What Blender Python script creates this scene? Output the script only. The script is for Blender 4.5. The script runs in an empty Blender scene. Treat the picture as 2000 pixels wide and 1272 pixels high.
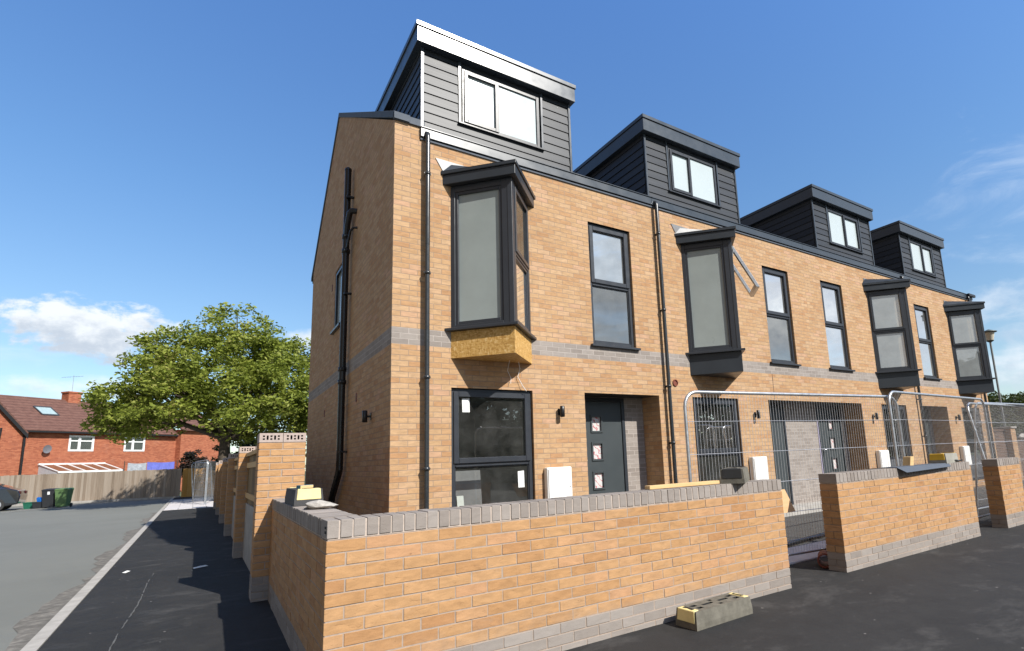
import bpy, bmesh, math, random
import numpy as np
from mathutils import Vector, Matrix
R = math.radians
rnd = random.Random(7)
scene = bpy.context.scene
COL = scene.collection

# ------------------------------------------------------------------ helpers
class MB:
    """collects shapes; build() links them as one mesh object"""
    def __init__(s, tf=None):
        s.v = []; s.f = []; s.m = []; s.sm = []; s.tf = tf
    def add(s, vs, fs, mat=0, smooth=False):
        o = len(s.v)
        s.v += [tuple(p) for p in vs]
        for f in fs:
            s.f.append(tuple(i + o for i in f)); s.m.append(mat); s.sm.append(smooth)
    def quad(s, a, b, c, d, mat=0): s.add([a, b, c, d], [(0, 1, 2, 3)], mat)
    def poly(s, ps, mat=0): s.add(ps, [tuple(range(len(ps)))], mat)
    def box(s, x0, x1, y0, y1, z0, z1, mat=0):
        s.add([(x0,y0,z0),(x1,y0,z0),(x1,y1,z0),(x0,y1,z0),(x0,y0,z1),(x1,y0,z1),(x1,y1,z1),(x0,y1,z1)],
              [(0,3,2,1),(4,5,6,7),(0,1,5,4),(1,2,6,5),(2,3,7,6),(3,0,4,7)], mat)
    def obox(s, O, t, n, a0, a1, b0, b1, z0, z1, mat=0):
        """box in the frame O, t (along), n (across), world z"""
        P = lambda a, b, z: (O[0]+t[0]*a+n[0]*b, O[1]+t[1]*a+n[1]*b, O[2]+z)
        s.add([P(a0,b0,z0),P(a1,b0,z0),P(a1,b1,z0),P(a0,b1,z0),P(a0,b0,z1),P(a1,b0,z1),P(a1,b1,z1),P(a0,b1,z1)],
              [(0,3,2,1),(4,5,6,7),(0,1,5,4),(1,2,6,5),(2,3,7,6),(3,0,4,7)], mat)
    def prism(s, poly, z0, z1, mat=0):
        n = len(poly)
        s.add([(p[0],p[1],z0) for p in poly]+[(p[0],p[1],z1) for p in poly],
              [tuple(range(n))[::-1], tuple(range(n, 2*n))]+[(i,(i+1)%n,(i+1)%n+n,i+n) for i in range(n)], mat)
    def extrude(s, poly3, vec, mat=0):
        n = len(poly3)
        s.add([tuple(p) for p in poly3]+[(p[0]+vec[0],p[1]+vec[1],p[2]+vec[2]) for p in poly3],
              [tuple(range(n))[::-1], tuple(range(n, 2*n))]+[(i,(i+1)%n,(i+1)%n+n,i+n) for i in range(n)], mat)
    def tube(s, pts, r, n=8, mat=0, caps=True, smooth=True):
        pts = [Vector(p) for p in pts]; rs = r if isinstance(r, (list, tuple)) else [r]*len(pts)
        rings = []; up = None
        for i, p in enumerate(pts):
            d = (pts[min(i+1, len(pts)-1)] - pts[max(i-1, 0)]).normalized()
            if up is None:
                up = Vector((0,0,1)) if abs(d.z) < .9 else Vector((1,0,0))
            a = d.cross(up).normalized(); b = a.cross(d).normalized(); up = b
            rings.append([p + (a*math.cos(2*math.pi*k/n) + b*math.sin(2*math.pi*k/n))*rs[i] for k in range(n)])
        vs = [q for ring in rings for q in ring]; fs = []
        for i in range(len(pts)-1):
            for k in range(n):
                fs.append((i*n+k, i*n+(k+1)%n, (i+1)*n+(k+1)%n, (i+1)*n+k))
        s.add(vs, fs, mat, smooth)
        if caps:
            s.add(rings[0], [tuple(range(n))], mat); s.add(rings[-1], [tuple(range(n))], mat)
    def lathe(s, prof, c, n=20, mat=0, smooth=True):
        vs = []; fs = []
        for r, z in prof:
            for k in range(n): vs.append((c[0]+r*math.cos(2*math.pi*k/n), c[1]+r*math.sin(2*math.pi*k/n), c[2]+z))
        for i in range(len(prof)-1):
            for k in range(n): fs.append((i*n+k, i*n+(k+1)%n, (i+1)*n+(k+1)%n, (i+1)*n+k))
        s.add(vs, fs, mat, smooth)
    def wall(s, P, s0, s1, z0, z1, holes=(), depth=0, bands=(), mat=0, rmat=None, rmat_top=None):
        """sheet P(along, z, inward) with rectangular holes and reveals"""
        xs = sorted({s0, s1} | {h[i] for h in holes for i in (0, 1) if s0 < h[i] < s1})
        zs = sorted({z0, z1} | {h[i] for h in holes for i in (2, 3) if z0 < h[i] < z1} | {b[i] for b in bands for i in (0, 1)})
        for i in range(len(xs)-1):
            for j in range(len(zs)-1):
                cx, cz = (xs[i]+xs[i+1])/2, (zs[j]+zs[j+1])/2
                if any(h[0] < cx < h[1] and h[2] < cz < h[3] for h in holes): continue
                mm = mat
                for b in bands:
                    if b[0] < cz < b[1]: mm = b[2]
                s.quad(P(xs[i],zs[j],0), P(xs[i+1],zs[j],0), P(xs[i+1],zs[j+1],0), P(xs[i],zs[j+1],0), mm)
        if depth:
            rm = mat if rmat is None else rmat
            for h in holes:
                a, b, c, d = h[:4]; dd = h[4] if len(h) > 4 else depth
                if a > s0+.001: s.quad(P(a,c,0),P(a,c,dd),P(a,d,dd),P(a,d,0),rm)
                if b < s1-.001: s.quad(P(b,c,0),P(b,c,dd),P(b,d,dd),P(b,d,0),rm)
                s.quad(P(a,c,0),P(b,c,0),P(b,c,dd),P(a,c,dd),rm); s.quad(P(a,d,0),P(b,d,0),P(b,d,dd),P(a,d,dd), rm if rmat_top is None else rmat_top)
    def build(s, name, mats, parent=None, bevel=0, seg=1, uv=True, recalc=True):
        vs = [s.tf(p) for p in s.v] if s.tf else s.v
        me = bpy.data.meshes.new(name)
        me.from_pydata(vs, [], s.f)
        if not isinstance(mats, (list, tuple)): mats = [mats]
        for m in mats: me.materials.append(m)
        me.polygons.foreach_set('material_index', s.m)
        me.polygons.foreach_set('use_smooth', s.sm)
        if recalc:
            bm = bmesh.new(); bm.from_mesh(me); bmesh.ops.recalc_face_normals(bm, faces=bm.faces); bm.to_mesh(me); bm.free()
        if uv:
            lay = me.uv_layers.new(name='UVMap').data
            for p in me.polygons:
                n = p.normal
                if abs(n.z) > .8: f = lambda c: (c.x, c.y)
                else:
                    l = math.hypot(n.x, n.y) or 1; tx, ty = abs(n.y)/l, abs(n.x)/l
                    if n.x*n.y > 0: ty = -ty
                    f = lambda c, tx=tx, ty=ty: (c.x*tx + c.y*ty, c.z)
                for li in p.loop_indices:
                    lay[li].uv = f(me.vertices[me.loops[li].vertex_index].co)
        o = bpy.data.objects.new(name, me); COL.objects.link(o)
        if parent: o.parent = parent
        if bevel:
            b = o.modifiers.new('bevel', 'BEVEL'); b.width = bevel; b.segments = seg; b.limit_method = 'ANGLE'; b.angle_limit = R(40)
        return o

def tag(o, label=None, cat=None, group=None, kind=None):
    if label: o['label'] = label
    if cat: o['category'] = cat
    if group: o['group'] = group
    if kind: o['kind'] = kind
    return o
def thing(name, label, cat, loc=(0,0,0), rz=0, group=None):
    o = bpy.data.objects.new(name, None); COL.objects.link(o); o.empty_display_size = .2
    o.location = loc; o.rotation_euler = (0,0,rz)
    return tag(o, label, cat, group)
def copy_thing(src, loc, rz, label):
    c = src.copy(); COL.objects.link(c); c.location = loc; c.rotation_euler = (0,0,rz); c['label'] = label
    for ch in list(src.children):
        d = ch.copy(); COL.objects.link(d); d.parent = c
        for g in list(ch.children):
            e = g.copy(); COL.objects.link(e); e.parent = d
    return c

# ------------------------------------------------------------------ materials
class NT:
    def __init__(s, name):
        s.mat = bpy.data.materials.new(name); s.mat.use_nodes = True
        s.t = s.mat.node_tree; s.t.nodes.clear()
        s.out = s.n('ShaderNodeOutputMaterial')
    def n(s, typ, **k):
        x = s.t.nodes.new(typ)
        for a, b in k.items(): setattr(x, a, b)
        return x
    def l(s, a, b): s.t.links.new(a, b)
    def val(s, sock, v):
        if hasattr(v, 'is_output'): s.l(v, sock)
        else: sock.default_value = v
    def math(s, op, a, b=0.0, c=None, clamp=False):
        x = s.n('ShaderNodeMath', operation=op, use_clamp=clamp); s.val(x.inputs[0], a); s.val(x.inputs[1], b)
        if c is not None: s.val(x.inputs[2], c)
        return x.outputs[0]
    def mix(s, fac, a, b, mode='MIX'):
        x = s.n('ShaderNodeMix', data_type='RGBA', blend_type=mode); s.val(x.inputs[0], fac)
        s.val(x.inputs[6], a if hasattr(a, 'is_output') else (*a, 1)); s.val(x.inputs[7], b if hasattr(b, 'is_output') else (*b, 1))
        return x.outputs[2]
    def noise(s, vec, scale, detail=3, rough=.55, dist=0):
        x = s.n('ShaderNodeTexNoise'); x.inputs['Scale'].default_value = scale; x.inputs['Detail'].default_value = detail
        x.inputs['Roughness'].default_value = rough; x.inputs['Distortion'].default_value = dist
        if vec is not None: s.l(vec, x.inputs['Vector'])
        return x.outputs['Fac']
    def mapping(s, vec, scale=(1,1,1), loc=(0,0,0)):
        x = s.n('ShaderNodeMapping'); s.l(vec, x.inputs[0]); x.inputs['Scale'].default_value = scale; x.inputs['Location'].default_value = loc
        return x.outputs[0]
    def ramp(s, fac, stops, interp='LINEAR'):
        x = s.n('ShaderNodeValToRGB'); x.color_ramp.interpolation = interp; s.l(fac, x.inputs[0]); e = x.color_ramp.elements
        while len(e) < len(stops): e.new(.5)
        for el, (p, c) in zip(e, stops): el.position = p; el.color = (*c, 1) if len(c) == 3 else c
        return x.outputs[0]
    def rng(s, v, a, b, c, d, smooth=False):
        x = s.n('ShaderNodeMapRange'); x.interpolation_type = 'SMOOTHSTEP' if smooth else 'LINEAR'
        s.val(x.inputs[0], v)
        for i, q in zip((1,2,3,4), (a,b,c,d)): x.inputs[i].default_value = q
        return x.outputs[0]
    def bump(s, h, strength=.3, dist=.01, normal=None):
        x = s.n('ShaderNodeBump'); s.l(h, x.inputs['Height']); x.inputs['Strength'].default_value = strength; x.inputs['Distance'].default_value = dist
        if normal is not None: s.l(normal, x.inputs['Normal'])
        return x.outputs[0]
    def coord(s, which='Object'): return s.n('ShaderNodeTexCoord').outputs[which]
    def bsdf(s, col, rough=.6, metal=0, normal=None, spec=.5, **extra):
        b = s.n('ShaderNodeBsdfPrincipled')
        s.val(b.inputs['Base Color'], col if hasattr(col, 'is_output') else (*col, 1))
        s.val(b.inputs['Roughness'], rough); b.inputs['Metallic'].default_value = metal
        b.inputs['Specular IOR Level'].default_value = spec
        for k, v in extra.items(): s.val(b.inputs[k.replace('_', ' ')], v)
        if normal is not None: s.l(normal, b.inputs['Normal'])
        s.l(b.outputs[0], s.out.inputs[0]); return b

ORANGE_W = [(0, (.350,.165,.066)), (.25, (.418,.230,.096)), (.55, (.478,.282,.130)), (.8, (.510,.315,.160)), (1, (.515,.285,.165))]
ORANGE = [(0, (.385,.200,.090)), (.3, (.445,.268,.132)), (.6, (.482,.316,.170)), (.85, (.515,.350,.208)), (1, (.520,.312,.205))]
GREY = [(0, (.245,.212,.188)), (.5, (.285,.250,.224)), (1, (.325,.288,.26))]
RED = [(0, (.29,.085,.045)), (.5, (.38,.120,.062)), (1, (.44,.155,.08))]

def tight(st, k):
    m = [sum(c[i] for _, c in st)/len(st) for i in range(3)]
    return [(p, tuple(m[i]+(c[i]-m[i])*k for i in range(3))) for p, c in st]
def brick_mat(name, stops, mortar, real=False, bw=.225, rh=.075, voff=.018, grain=1.0, ms=.005):
    N = NT(name); uv = N.coord('UV')
    if real:
        r = N.n('ShaderNodeNewGeometry').outputs['Random Per Island']
    else:
        b = N.n('ShaderNodeTexBrick'); b.offset = .5; b.squash = 1
        N.l(N.mapping(uv, loc=(0, -voff, 0)), b.inputs['Vector'])
        for k, v in (('Scale', 1), ('Brick Width', bw), ('Row Height', rh), ('Mortar Size', ms), ('Mortar Smooth', .25), ('Bias', 0)): b.inputs[k].default_value = v
        b.inputs['Color1'].default_value = (0,0,0,1); b.inputs['Color2'].default_value = (1,1,1,1); b.inputs['Mortar'].default_value = (.5,.5,.5,1)
        r = N.n('ShaderNodeSeparateColor'); N.l(b.outputs['Color'], r.inputs[0]); r = r.outputs[0]
    col = N.ramp(r, stops)
    g1 = N.noise(N.mapping(uv, (9, 26, 9)), 1, 4, .6, .4)          # drag marks along the brick
    g2 = N.noise(N.mapping(uv, (.7, 1.0, 1)), 1, 6, .62)          # broad weathering
    g3 = N.noise(N.mapping(uv, (120, 120, 1)), 1, 2)
    k = N.math('ADD', N.rng(g1, .25, .75, 1-.22*grain, 1+.16*grain), N.rng(g3, .3, .7, -.05, .05))
    k = N.math('MULTIPLY', k, N.rng(g2, .3, .7, .93, 1.06))
    mx = N.n('ShaderNodeMix', data_type='RGBA', blend_type='MULTIPLY'); mx.inputs[0].default_value = 1
    N.l(col, mx.inputs[6]); cb = N.n('ShaderNodeCombineColor'); [N.l(k, cb.inputs[i]) for i in range(3)]; N.l(cb.outputs[0], mx.inputs[7])
    col = mx.outputs[2]
    if not real:
        sm = N.noise(N.mapping(uv, (.6, 1.2, 1)), 1, 5, .65)      # pale mortar smears and efflorescence
        col = N.mix(N.rng(sm, .58, .80, 0, .13), col, (.62,.53,.45))
        # crease height: bricks stand 4 mm proud of the joint
        h = N.math('SUBTRACT', N.math('MULTIPLY', g1, .35), b.outputs['Fac'])
        mcol = N.mix(N.rng(N.noise(N.mapping(uv, (3, 3, 1)), 1, 3), .35, .65, 0, 1), mortar, tuple(c*.8 for c in mortar))
        col = N.mix(b.outputs['Fac'], col, mcol)
        nor = N.bump(h, .55, .006)
    else:
        crease = N.rng(N.noise(N.mapping(uv, (14, 60, 14)), 1, 3, .6, 1.2), .62, .72, 0, 1)
        col = N.mix(N.math('MULTIPLY', crease, .42*grain), col, tuple(c*.5 for c in stops[0][1]))
        sm = N.noise(N.mapping(uv, (3.2, 7, 1)), 1, 6, .7, .5)          # mortar smears left by the trowel
        col = N.mix(N.rng(sm, .60, .78, 0, .30), col, (.52,.43,.36))
        sv = N.n('ShaderNodeSeparateXYZ'); N.l(uv, sv.inputs[0])
        dirt = N.math('MULTIPLY', N.rng(sv.outputs[1], .02, .42, 1, 0, True), N.rng(N.noise(N.mapping(uv, (5, 9, 1)), 1, 6, .7), .38, .66, 0, 1))
        col = N.mix(N.math('MULTIPLY', dirt, .5), col, (.30,.27,.24))    # splashed dirt near the ground
        nor = N.bump(N.math('SUBTRACT', g1, N.math('MULTIPLY', crease, .5)), .4, .004)
    N.bsdf(col, .85, normal=nor, spec=.25)
    return N.mat

M = {}
M['brick'] = brick_mat('buff_brick', tight(ORANGE, .6), (.35,.25,.178))
M['brick_grey'] = brick_mat('grey_brick', GREY, (.47,.42,.38), grain=.5)
M['brick_r'] = brick_mat('buff_brick_laid', tight(ORANGE_W, .45), None, real=True)
M['grey_r'] = brick_mat('grey_brick_laid', GREY, None, real=True, grain=.5)
M['brick_red'] = brick_mat('red_brick', RED, (.30,.15,.10), voff=0, grain=.8)
M['brick_old'] = brick_mat('brown_brick', [(0,(.10,.06,.045)),(.5,(.14,.085,.06)),(1,(.18,.11,.08))], (.25,.2,.17), voff=0)

def simple(name, col, rough=.6, metal=0, spec=.5, var=.0, scale=6, bump=0, bscale=80, coat=0):
    N = NT(name); c = N.coord('Object')
    k = col
    if var:
        f = N.noise(c, scale, 5, .6)
        k = N.mix(N.rng(f, .3, .7, 0, 1), tuple(x*(1-var) for x in col), tuple(min(1, x*(1+var)) for x in col))
    nor = N.bump(N.noise(c, bscale, 3), bump, .003) if bump else None
    rr = N.rng(N.noise(c, scale*1.7, 4), .3, .7, max(0, rough-.06), rough+.06)
    N.bsdf(k, rr, metal, nor, spec, Coat_Weight=coat, Coat_Roughness=.04)
    return N.mat
M['mortar_pale'] = simple('pale_mortar', (.50,.42,.36), .95, spec=.1, var=.12, scale=25, bump=.4)
M['mortar'] = simple('mortar', (.37,.295,.24), .95, spec=.1, var=.12, scale=25, bump=.4)
M['anthracite'] = simple('anthracite_metal', (.030,.036,.044), .36, spec=.5, var=.06, scale=3)
M['fascia'] = simple('grey_fascia_panel', (.043,.055,.070), .30, spec=.6, var=.06, scale=2)
M['upvc'] = simple('anthracite_upvc', (.034,.038,.046), .34, spec=.5, var=.05, scale=5)
M['gutter'] = simple('black_pvc', (.012,.012,.014), .3, spec=.5, var=.1)
M['pipe'] = simple('grey_black_pipe', (.028,.032,.036), .28, spec=.6, var=.05)
M['black'] = simple('matt_black', (.010,.010,.011), .6, var=.1)
M['white'] = simple('white_plastic', (.80,.79,.76), .45, var=.03)
M['capping'] = simple('dull_grey_capping', (.085,.10,.125), .7, spec=.3, var=.06, scale=3)
M['lead'] = simple('lead_flashing', (.20,.20,.205), .75, metal=0, var=.15, scale=9)
M['zinc'] = simple('bare_metal_flashing', (.50,.50,.49), .6, metal=0, var=.12, scale=9)
M['slate'] = simple('dark_slate', (.045,.046,.052), .6, var=.25, scale=4, bump=.2, bscale=30)
M['galv'] = simple('galvanised_steel', (.52,.54,.56), .38, metal=.75, var=.15, scale=20)
M['wire'] = simple('galvanised_wire', (.50,.51,.53), .45, metal=.5, var=.1, scale=20)
M['rubber'] = simple('recycled_rubber', (.15,.14,.115), .85, var=.25, scale=14, bump=.5, bscale=120, spec=.2)
M['rubber_dark'] = simple('black_rubber', (.02,.02,.02), .7, var=.2, bump=.3)
M['yellow'] = simple('yellow_plastic', (.75,.55,.10), .45, var=.1)
M['yellow_old'] = simple('faded_yellow_plastic', (.78,.66,.30), .5, var=.12)
M['yellow_deep'] = simple('deep_yellow_plastic', (.70,.42,.03), .45, var=.1)
M['concrete'] = simple('concrete', (.40,.38,.35), .9, var=.18, scale=5, bump=.4, bscale=60, spec=.2)
M['pale_conc'] = simple('pale_concrete', (.58,.55,.55), .85, var=.12, scale=4, bump=.25, spec=.2)
M['plaster'] = simple('bare_plaster', (.52,.54,.49), .9, var=.12, scale=2)
M['plaster_white'] = simple('white_plaster', (.72,.72,.70), .9, var=.05, scale=2)
M['screed'] = simple('floor_screed', (.22,.21,.19), .9, var=.2)
M['terracotta'] = simple('terracotta', (.19,.05,.028), .7, var=.2, scale=12)
M['lamp'] = simple('black_lamp_metal', (.012,.012,.013), .35, var=.05)
M['chrome'] = simple('brushed_chrome', (.7,.7,.72), .2, metal=1)
M['green_bin'] = simple('green_plastic', (.105,.19,.07), .5, var=.08)
M['dark_bin'] = simple('charcoal_plastic', (.020,.022,.026), .5, var=.1)
M['teal_box'] = simple('dark_green_plastic', (.012,.12,.075), .5, var=.1)
M['blue'] = simple('blue_plastic', (.015,.17,.62), .5, var=.2, scale=9, bump=.4, bscale=20)
M['tarp_blue'] = simple('blue_tarpaulin', (.13,.15,.50), .6, var=.15, scale=5, bump=.4, bscale=6)
M['tarp_grey'] = simple('grey_tarpaulin', (.33,.35,.38), .6, var=.3, scale=5, bump=.4, bscale=6)
M['car'] = simple('black_car_paint', (.006,.007,.012), .22, spec=.6, coat=.8)
M['red_lens'] = simple('red_lamp_lens', (.05,.006,.006), .2)
M['bark'] = simple('bark', (.07,.055,.04), .9, var=.35, scale=8, bump=.8, bscale=25)
M['bin_label'] = simple('white_bin_label', (.75,.77,.78), .5)
M['paper'] = simple('white_paper', (.75,.76,.74), .7)
M['blockblue'] = simple('blue_foam', (.06,.19,.27), .8, var=.2)
M['roofgrey'] = simple('white_upvc', (.78,.79,.78), .4, var=.03)
M['stone'] = simple('broken_mortar', (.40,.375,.34), .95, var=.25, scale=30, bump=.8, bscale=60, spec=.1)

def wood_mat(name, stops, grain=(3,60,3), axis=2, bump=.25, rough=.75):
    N = NT(name); c = N.coord('Object')
    sc = [26, 26, 26]; sc[axis] = 1.2
    g = N.noise(N.mapping(c, sc), 1, 5, .6, .6)
    isl = N.n('ShaderNodeNewGeometry').outputs['Random Per Island']
    f = N.math('ADD', N.math('MULTIPLY', g, .65), N.math('MULTIPLY', isl, .45))
    N.bsdf(N.ramp(f, stops), rough, normal=N.bump(g, bump, .004), spec=.25)
    return N.mat
M['fence_wood'] = wood_mat('weathered_fence_wood', [(.25,(.20,.155,.115)),(.5,(.30,.24,.185)),(.8,(.38,.32,.26))])
M['fence_gold'] = wood_mat('orange_fence_wood', [(.25,(.32,.15,.03)),(.5,(.48,.25,.06)),(.8,(.56,.33,.11))])
M['timber'] = wood_mat('sawn_timber', [(.25,(.38,.23,.09)),(.5,(.56,.36,.16)),(.8,(.66,.46,.23))], axis=0)
M['timber_dark'] = wood_mat('brown_fence_wood', [(.25,(.10,.065,.03)),(.5,(.20,.13,.06)),(.8,(.27,.19,.09))], axis=0)
M['clad'] = wood_mat('dark_grain_cladding', [(.2,(.026,.029,.034)),(.55,(.046,.050,.057)),(.9,(.068,.072,.078))], axis=0, bump=.35, rough=.42)

def osb_mat():
    N = NT('osb_board'); c = N.coord('UV')
    v = N.n('ShaderNodeTexVoronoi'); N.l(N.mapping(c, (26, 60, 1)), v.inputs['Vector']); v.inputs['Scale'].default_value = 1; v.inputs['Randomness'].default_value = 1
    v2 = N.n('ShaderNodeTexVoronoi'); N.l(N.mapping(c, (60, 24, 1), (3,7,0)), v2.inputs['Vector']); v2.inputs['Scale'].default_value = 1
    s1 = N.n('ShaderNodeSeparateColor'); N.l(v.outputs['Color'], s1.inputs[0]); s2 = N.n('ShaderNodeSeparateColor'); N.l(v2.outputs['Color'], s2.inputs[0])
    f = N.math('ADD', N.math('MULTIPLY', s1.outputs[0], .55), N.math('MULTIPLY', s2.outputs[1], .45))
    col = N.ramp(f, [(0,(.36,.185,.045)),(.45,(.52,.30,.085)),(.8,(.62,.39,.14)),(1,(.70,.50,.24))])
    N.bsdf(col, .6, normal=N.bump(f, .25, .003), spec=.35); return N.mat
M['osb'] = osb_mat()

def ply_mat():
    return wood_mat('pale_plywood', [(.25,(.62,.36,.17)),(.6,(.72,.46,.25)),(.9,(.76,.52,.31))], axis=0, bump=.1)
M['ply'] = ply_mat()

def asphalt(name, base, spread, scuff, patch=0):
    N = NT(name); c = N.coord('Object')
    sp = N.math('ADD', N.math('MULTIPLY', N.noise(c, 160, 2, .8), .55), N.math('MULTIPLY', N.noise(c, 48, 3, .8), .45)); big = N.noise(c, .55, 5, .6); mid = N.noise(c, 5, 5, .65)
    f = N.math('ADD', N.math('MULTIPLY', N.rng(sp, .3, .7, 0, 1), .45), N.math('ADD', N.math('MULTIPLY', N.rng(big, .3, .7, 0, 1), .3), N.math('MULTIPLY', N.rng(mid, .3, .7, 0, 1), .25)))
    lo = tuple(x*(1-spread) for x in base); hi = tuple(x*(1+spread) for x in base)
    col = N.mix(f, lo, hi)
    # dusty scuffs dragged along the surface
    sc = N.noise(N.mapping(c, (1.0, 1.5, 1)), 1.1, 8, .75, .3)
    col = N.mix(N.rng(sc, .54, .80, 0, scuff), col, (.20,.19,.18))
    fine = N.noise(N.mapping(c, (5, 9, 1)), 1, 7, .78, .4)
    col = N.mix(N.rng(fine, .60, .80, 0, scuff*.7), col, (.24,.23,.215))
    # loose grit, as scattered light specks
    v = N.n('ShaderNodeTexVoronoi', feature='DISTANCE_TO_EDGE'); v = N.n('ShaderNodeTexVoronoi'); N.l(c, v.inputs['Vector']); v.inputs['Scale'].default_value = 9
    rc = N.n('ShaderNodeSeparateColor'); N.l(v.outputs['Color'], rc.inputs[0])
    dots = N.math('MULTIPLY', N.math('LESS_THAN', v.outputs['Distance'], N.math('MULTIPLY', rc.outputs[1], .11)), N.math('GREATER_THAN', rc.outputs[0], .62))
    col = N.mix(N.math('MULTIPLY', dots, .5), col, (.34,.32,.30))
    if patch:
        pp = N.noise(c, .22, 3, .5); col = N.mix(N.rng(pp, .5, .56, 0, patch), col, tuple(x*.8 for x in base))
    N.bsdf(col, N.rng(mid, .3, .7, .72, .9), normal=N.bump(N.math('ADD', sp, N.math('MULTIPLY', dots, .6)), .55, .006), spec=.3)
    return N.mat
M['tarmac'] = asphalt('new_black_tarmac', (.027,.0265,.0262), .62, .36)
M['road'] = asphalt('old_grey_tarmac', (.185,.188,.170), .16, .12, patch=.3)
M['gravel'] = asphalt('dusty_path', (.075,.073,.07), .5, .6)

def glass_mat(name='window_glass', tint=(.86,.90,.88), lo=.14, blend=.32, dust_haze=(.012,.07), dcol=(.6,.6,.57)):
    N = NT(name)
    lw = N.n('ShaderNodeLayerWeight'); lw.inputs['Blend'].default_value = blend
    f = N.rng(lw.outputs['Fresnel'], 0, 1, lo, 1)
    tr = N.n('ShaderNodeBsdfTransparent'); tr.inputs[0].default_value = (*tint, 1)
    gl = N.n('ShaderNodeBsdfGlossy'); gl.inputs['Roughness'].default_value = .008; gl.inputs[0].default_value = (.95,.97,.97,1)
    # panes are never dead flat: a very soft warp
    nb = N.bump(N.noise(N.coord('Object'), 1.1, 1), .05, .02); N.l(nb, gl.inputs['Normal'])
    mx = N.n('ShaderNodeMixShader'); N.l(f, mx.inputs[0]); N.l(tr.outputs[0], mx.inputs[1]); N.l(gl.outputs[0], mx.inputs[2])
    # dust film, raised on the oriel panes to paint in brightness
    df = N.n('ShaderNodeBsdfDiffuse'); df.inputs[0].default_value = (*dcol,1)
    m2 = N.n('ShaderNodeMixShader'); N.l(N.rng(N.noise(N.coord('Object'), 3, 6, .68), .35, .75, *dust_haze), m2.inputs[0]); N.l(mx.outputs[0], m2.inputs[1]); N.l(df.outputs[0], m2.inputs[2])
    N.l(m2.outputs[0], N.out.inputs[0]); return N.mat
M['glass'] = glass_mat(lo=.085, blend=.26)
M['glass_up'] = glass_mat('upper_window_glass', lo=.28, blend=.4, dust_haze=(.07,.17))
M['glass_milky'] = glass_mat('milky_oriel_glass', lo=.34, blend=.4, dust_haze=(.34,.46), dcol=(.66,.72,.73))  # pale diffuse share stands in for sky reflection and lit interior
M['film'] = simple('obscured_glass_film', (.31,.35,.338), .3, spec=.5, var=.14, scale=.8, coat=1)
M['blind'] = simple('white_obscured_glass', (.50,.57,.585), .2, spec=.5, var=.04, scale=1, coat=.6)

def leaf_mat(name, stops, trans=.35):
    N = NT(name)
    isl = N.n('ShaderNodeNewGeometry').outputs['Random Per Island']
    big = N.noise(N.coord('Object'), .55, 3)
    f = N.math('ADD', N.math('MULTIPLY', isl, .6), N.math('MULTIPLY', N.rng(big, .3, .7, 0, 1), .4))
    col = N.ramp(f, stops)
    d = N.n('ShaderNodeBsdfPrincipled'); N.l(col, d.inputs['Base Color']); d.inputs['Roughness'].default_value = .55; d.inputs['Specular IOR Level'].default_value = .3
    t = N.n('ShaderNodeBsdfTranslucent'); N.l(N.mix(.5, col, (.20,.26,.03)), t.inputs[0])
    mx = N.n('ShaderNodeMixShader'); mx.inputs[0].default_value = trans; N.l(d.outputs[0], mx.inputs[1]); N.l(t.outputs[0], mx.inputs[2])
    N.l(mx.outputs[0], N.out.inputs[0]); return N.mat
M['leaf'] = leaf_mat('broad_leaf', [(0,(.12,.15,.022)),(.35,(.20,.245,.036)),(.7,(.29,.33,.055)),(.9,(.38,.36,.10)),(1,(.44,.33,.17))])
M['leaf_dark'] = leaf_mat('purple_leaf', [(0,(.012,.010,.008)),(.6,(.03,.02,.018)),(1,(.05,.035,.025))], .15)
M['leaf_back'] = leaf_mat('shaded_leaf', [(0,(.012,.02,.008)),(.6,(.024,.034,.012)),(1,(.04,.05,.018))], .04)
M['leaf_hedge'] = leaf_mat('conifer_leaf', [(0,(.012,.022,.008)),(.5,(.03,.045,.014)),(.85,(.075,.085,.02)),(1,(.11,.11,.03))], .15)

def tile_mat():
    N = NT('brown_roof_tile'); uv = N.coord('Object')
    w = N.n('ShaderNodeTexWave'); w.wave_type = 'BANDS'; w.bands_direction = 'Z'; w.wave_profile = 'SAW'; N.l(uv, w.inputs['Vector']); w.inputs['Scale'].default_value = 1.35; w.inputs['Distortion'].default_value = .12; w.inputs['Detail Scale'].default_value = 4
    f = N.noise(uv, 3.5, 5, .65)
    col = N.ramp(f, [(.3,(.115,.058,.045)),(.5,(.15,.075,.058)),(.75,(.19,.105,.08))])
    line = N.math('LESS_THAN', w.outputs['Fac'], .14)
    col = N.mix(N.math('MULTIPLY', line, .6), col, (.04,.022,.018))
    N.bsdf(col, .8, normal=N.bump(w.outputs['Fac'], .7, .05), spec=.25); return N.mat
M['tile'] = tile_mat()
def sticker_mat():
    N = NT('safety_glass_sticker'); uv = N.coord('UV')
    w = N.n('ShaderNodeTexWave'); w.wave_type = 'BANDS'; w.bands_direction = 'DIAGONAL'; N.l(uv, w.inputs['Vector']); w.inputs['Scale'].default_value = 5.5; w.inputs['Distortion'].default_value = 5; w.inputs['Detail'].default_value = 2; w.inputs['Detail Scale'].default_value = 3
    N.bsdf(N.mix(N.rng(w.outputs['Fac'], .86, .94, 0, .8), (.60,.585,.57), (.45,.05,.07)), .25, spec=.6); return N.mat
M['sticker'] = sticker_mat()

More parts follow.
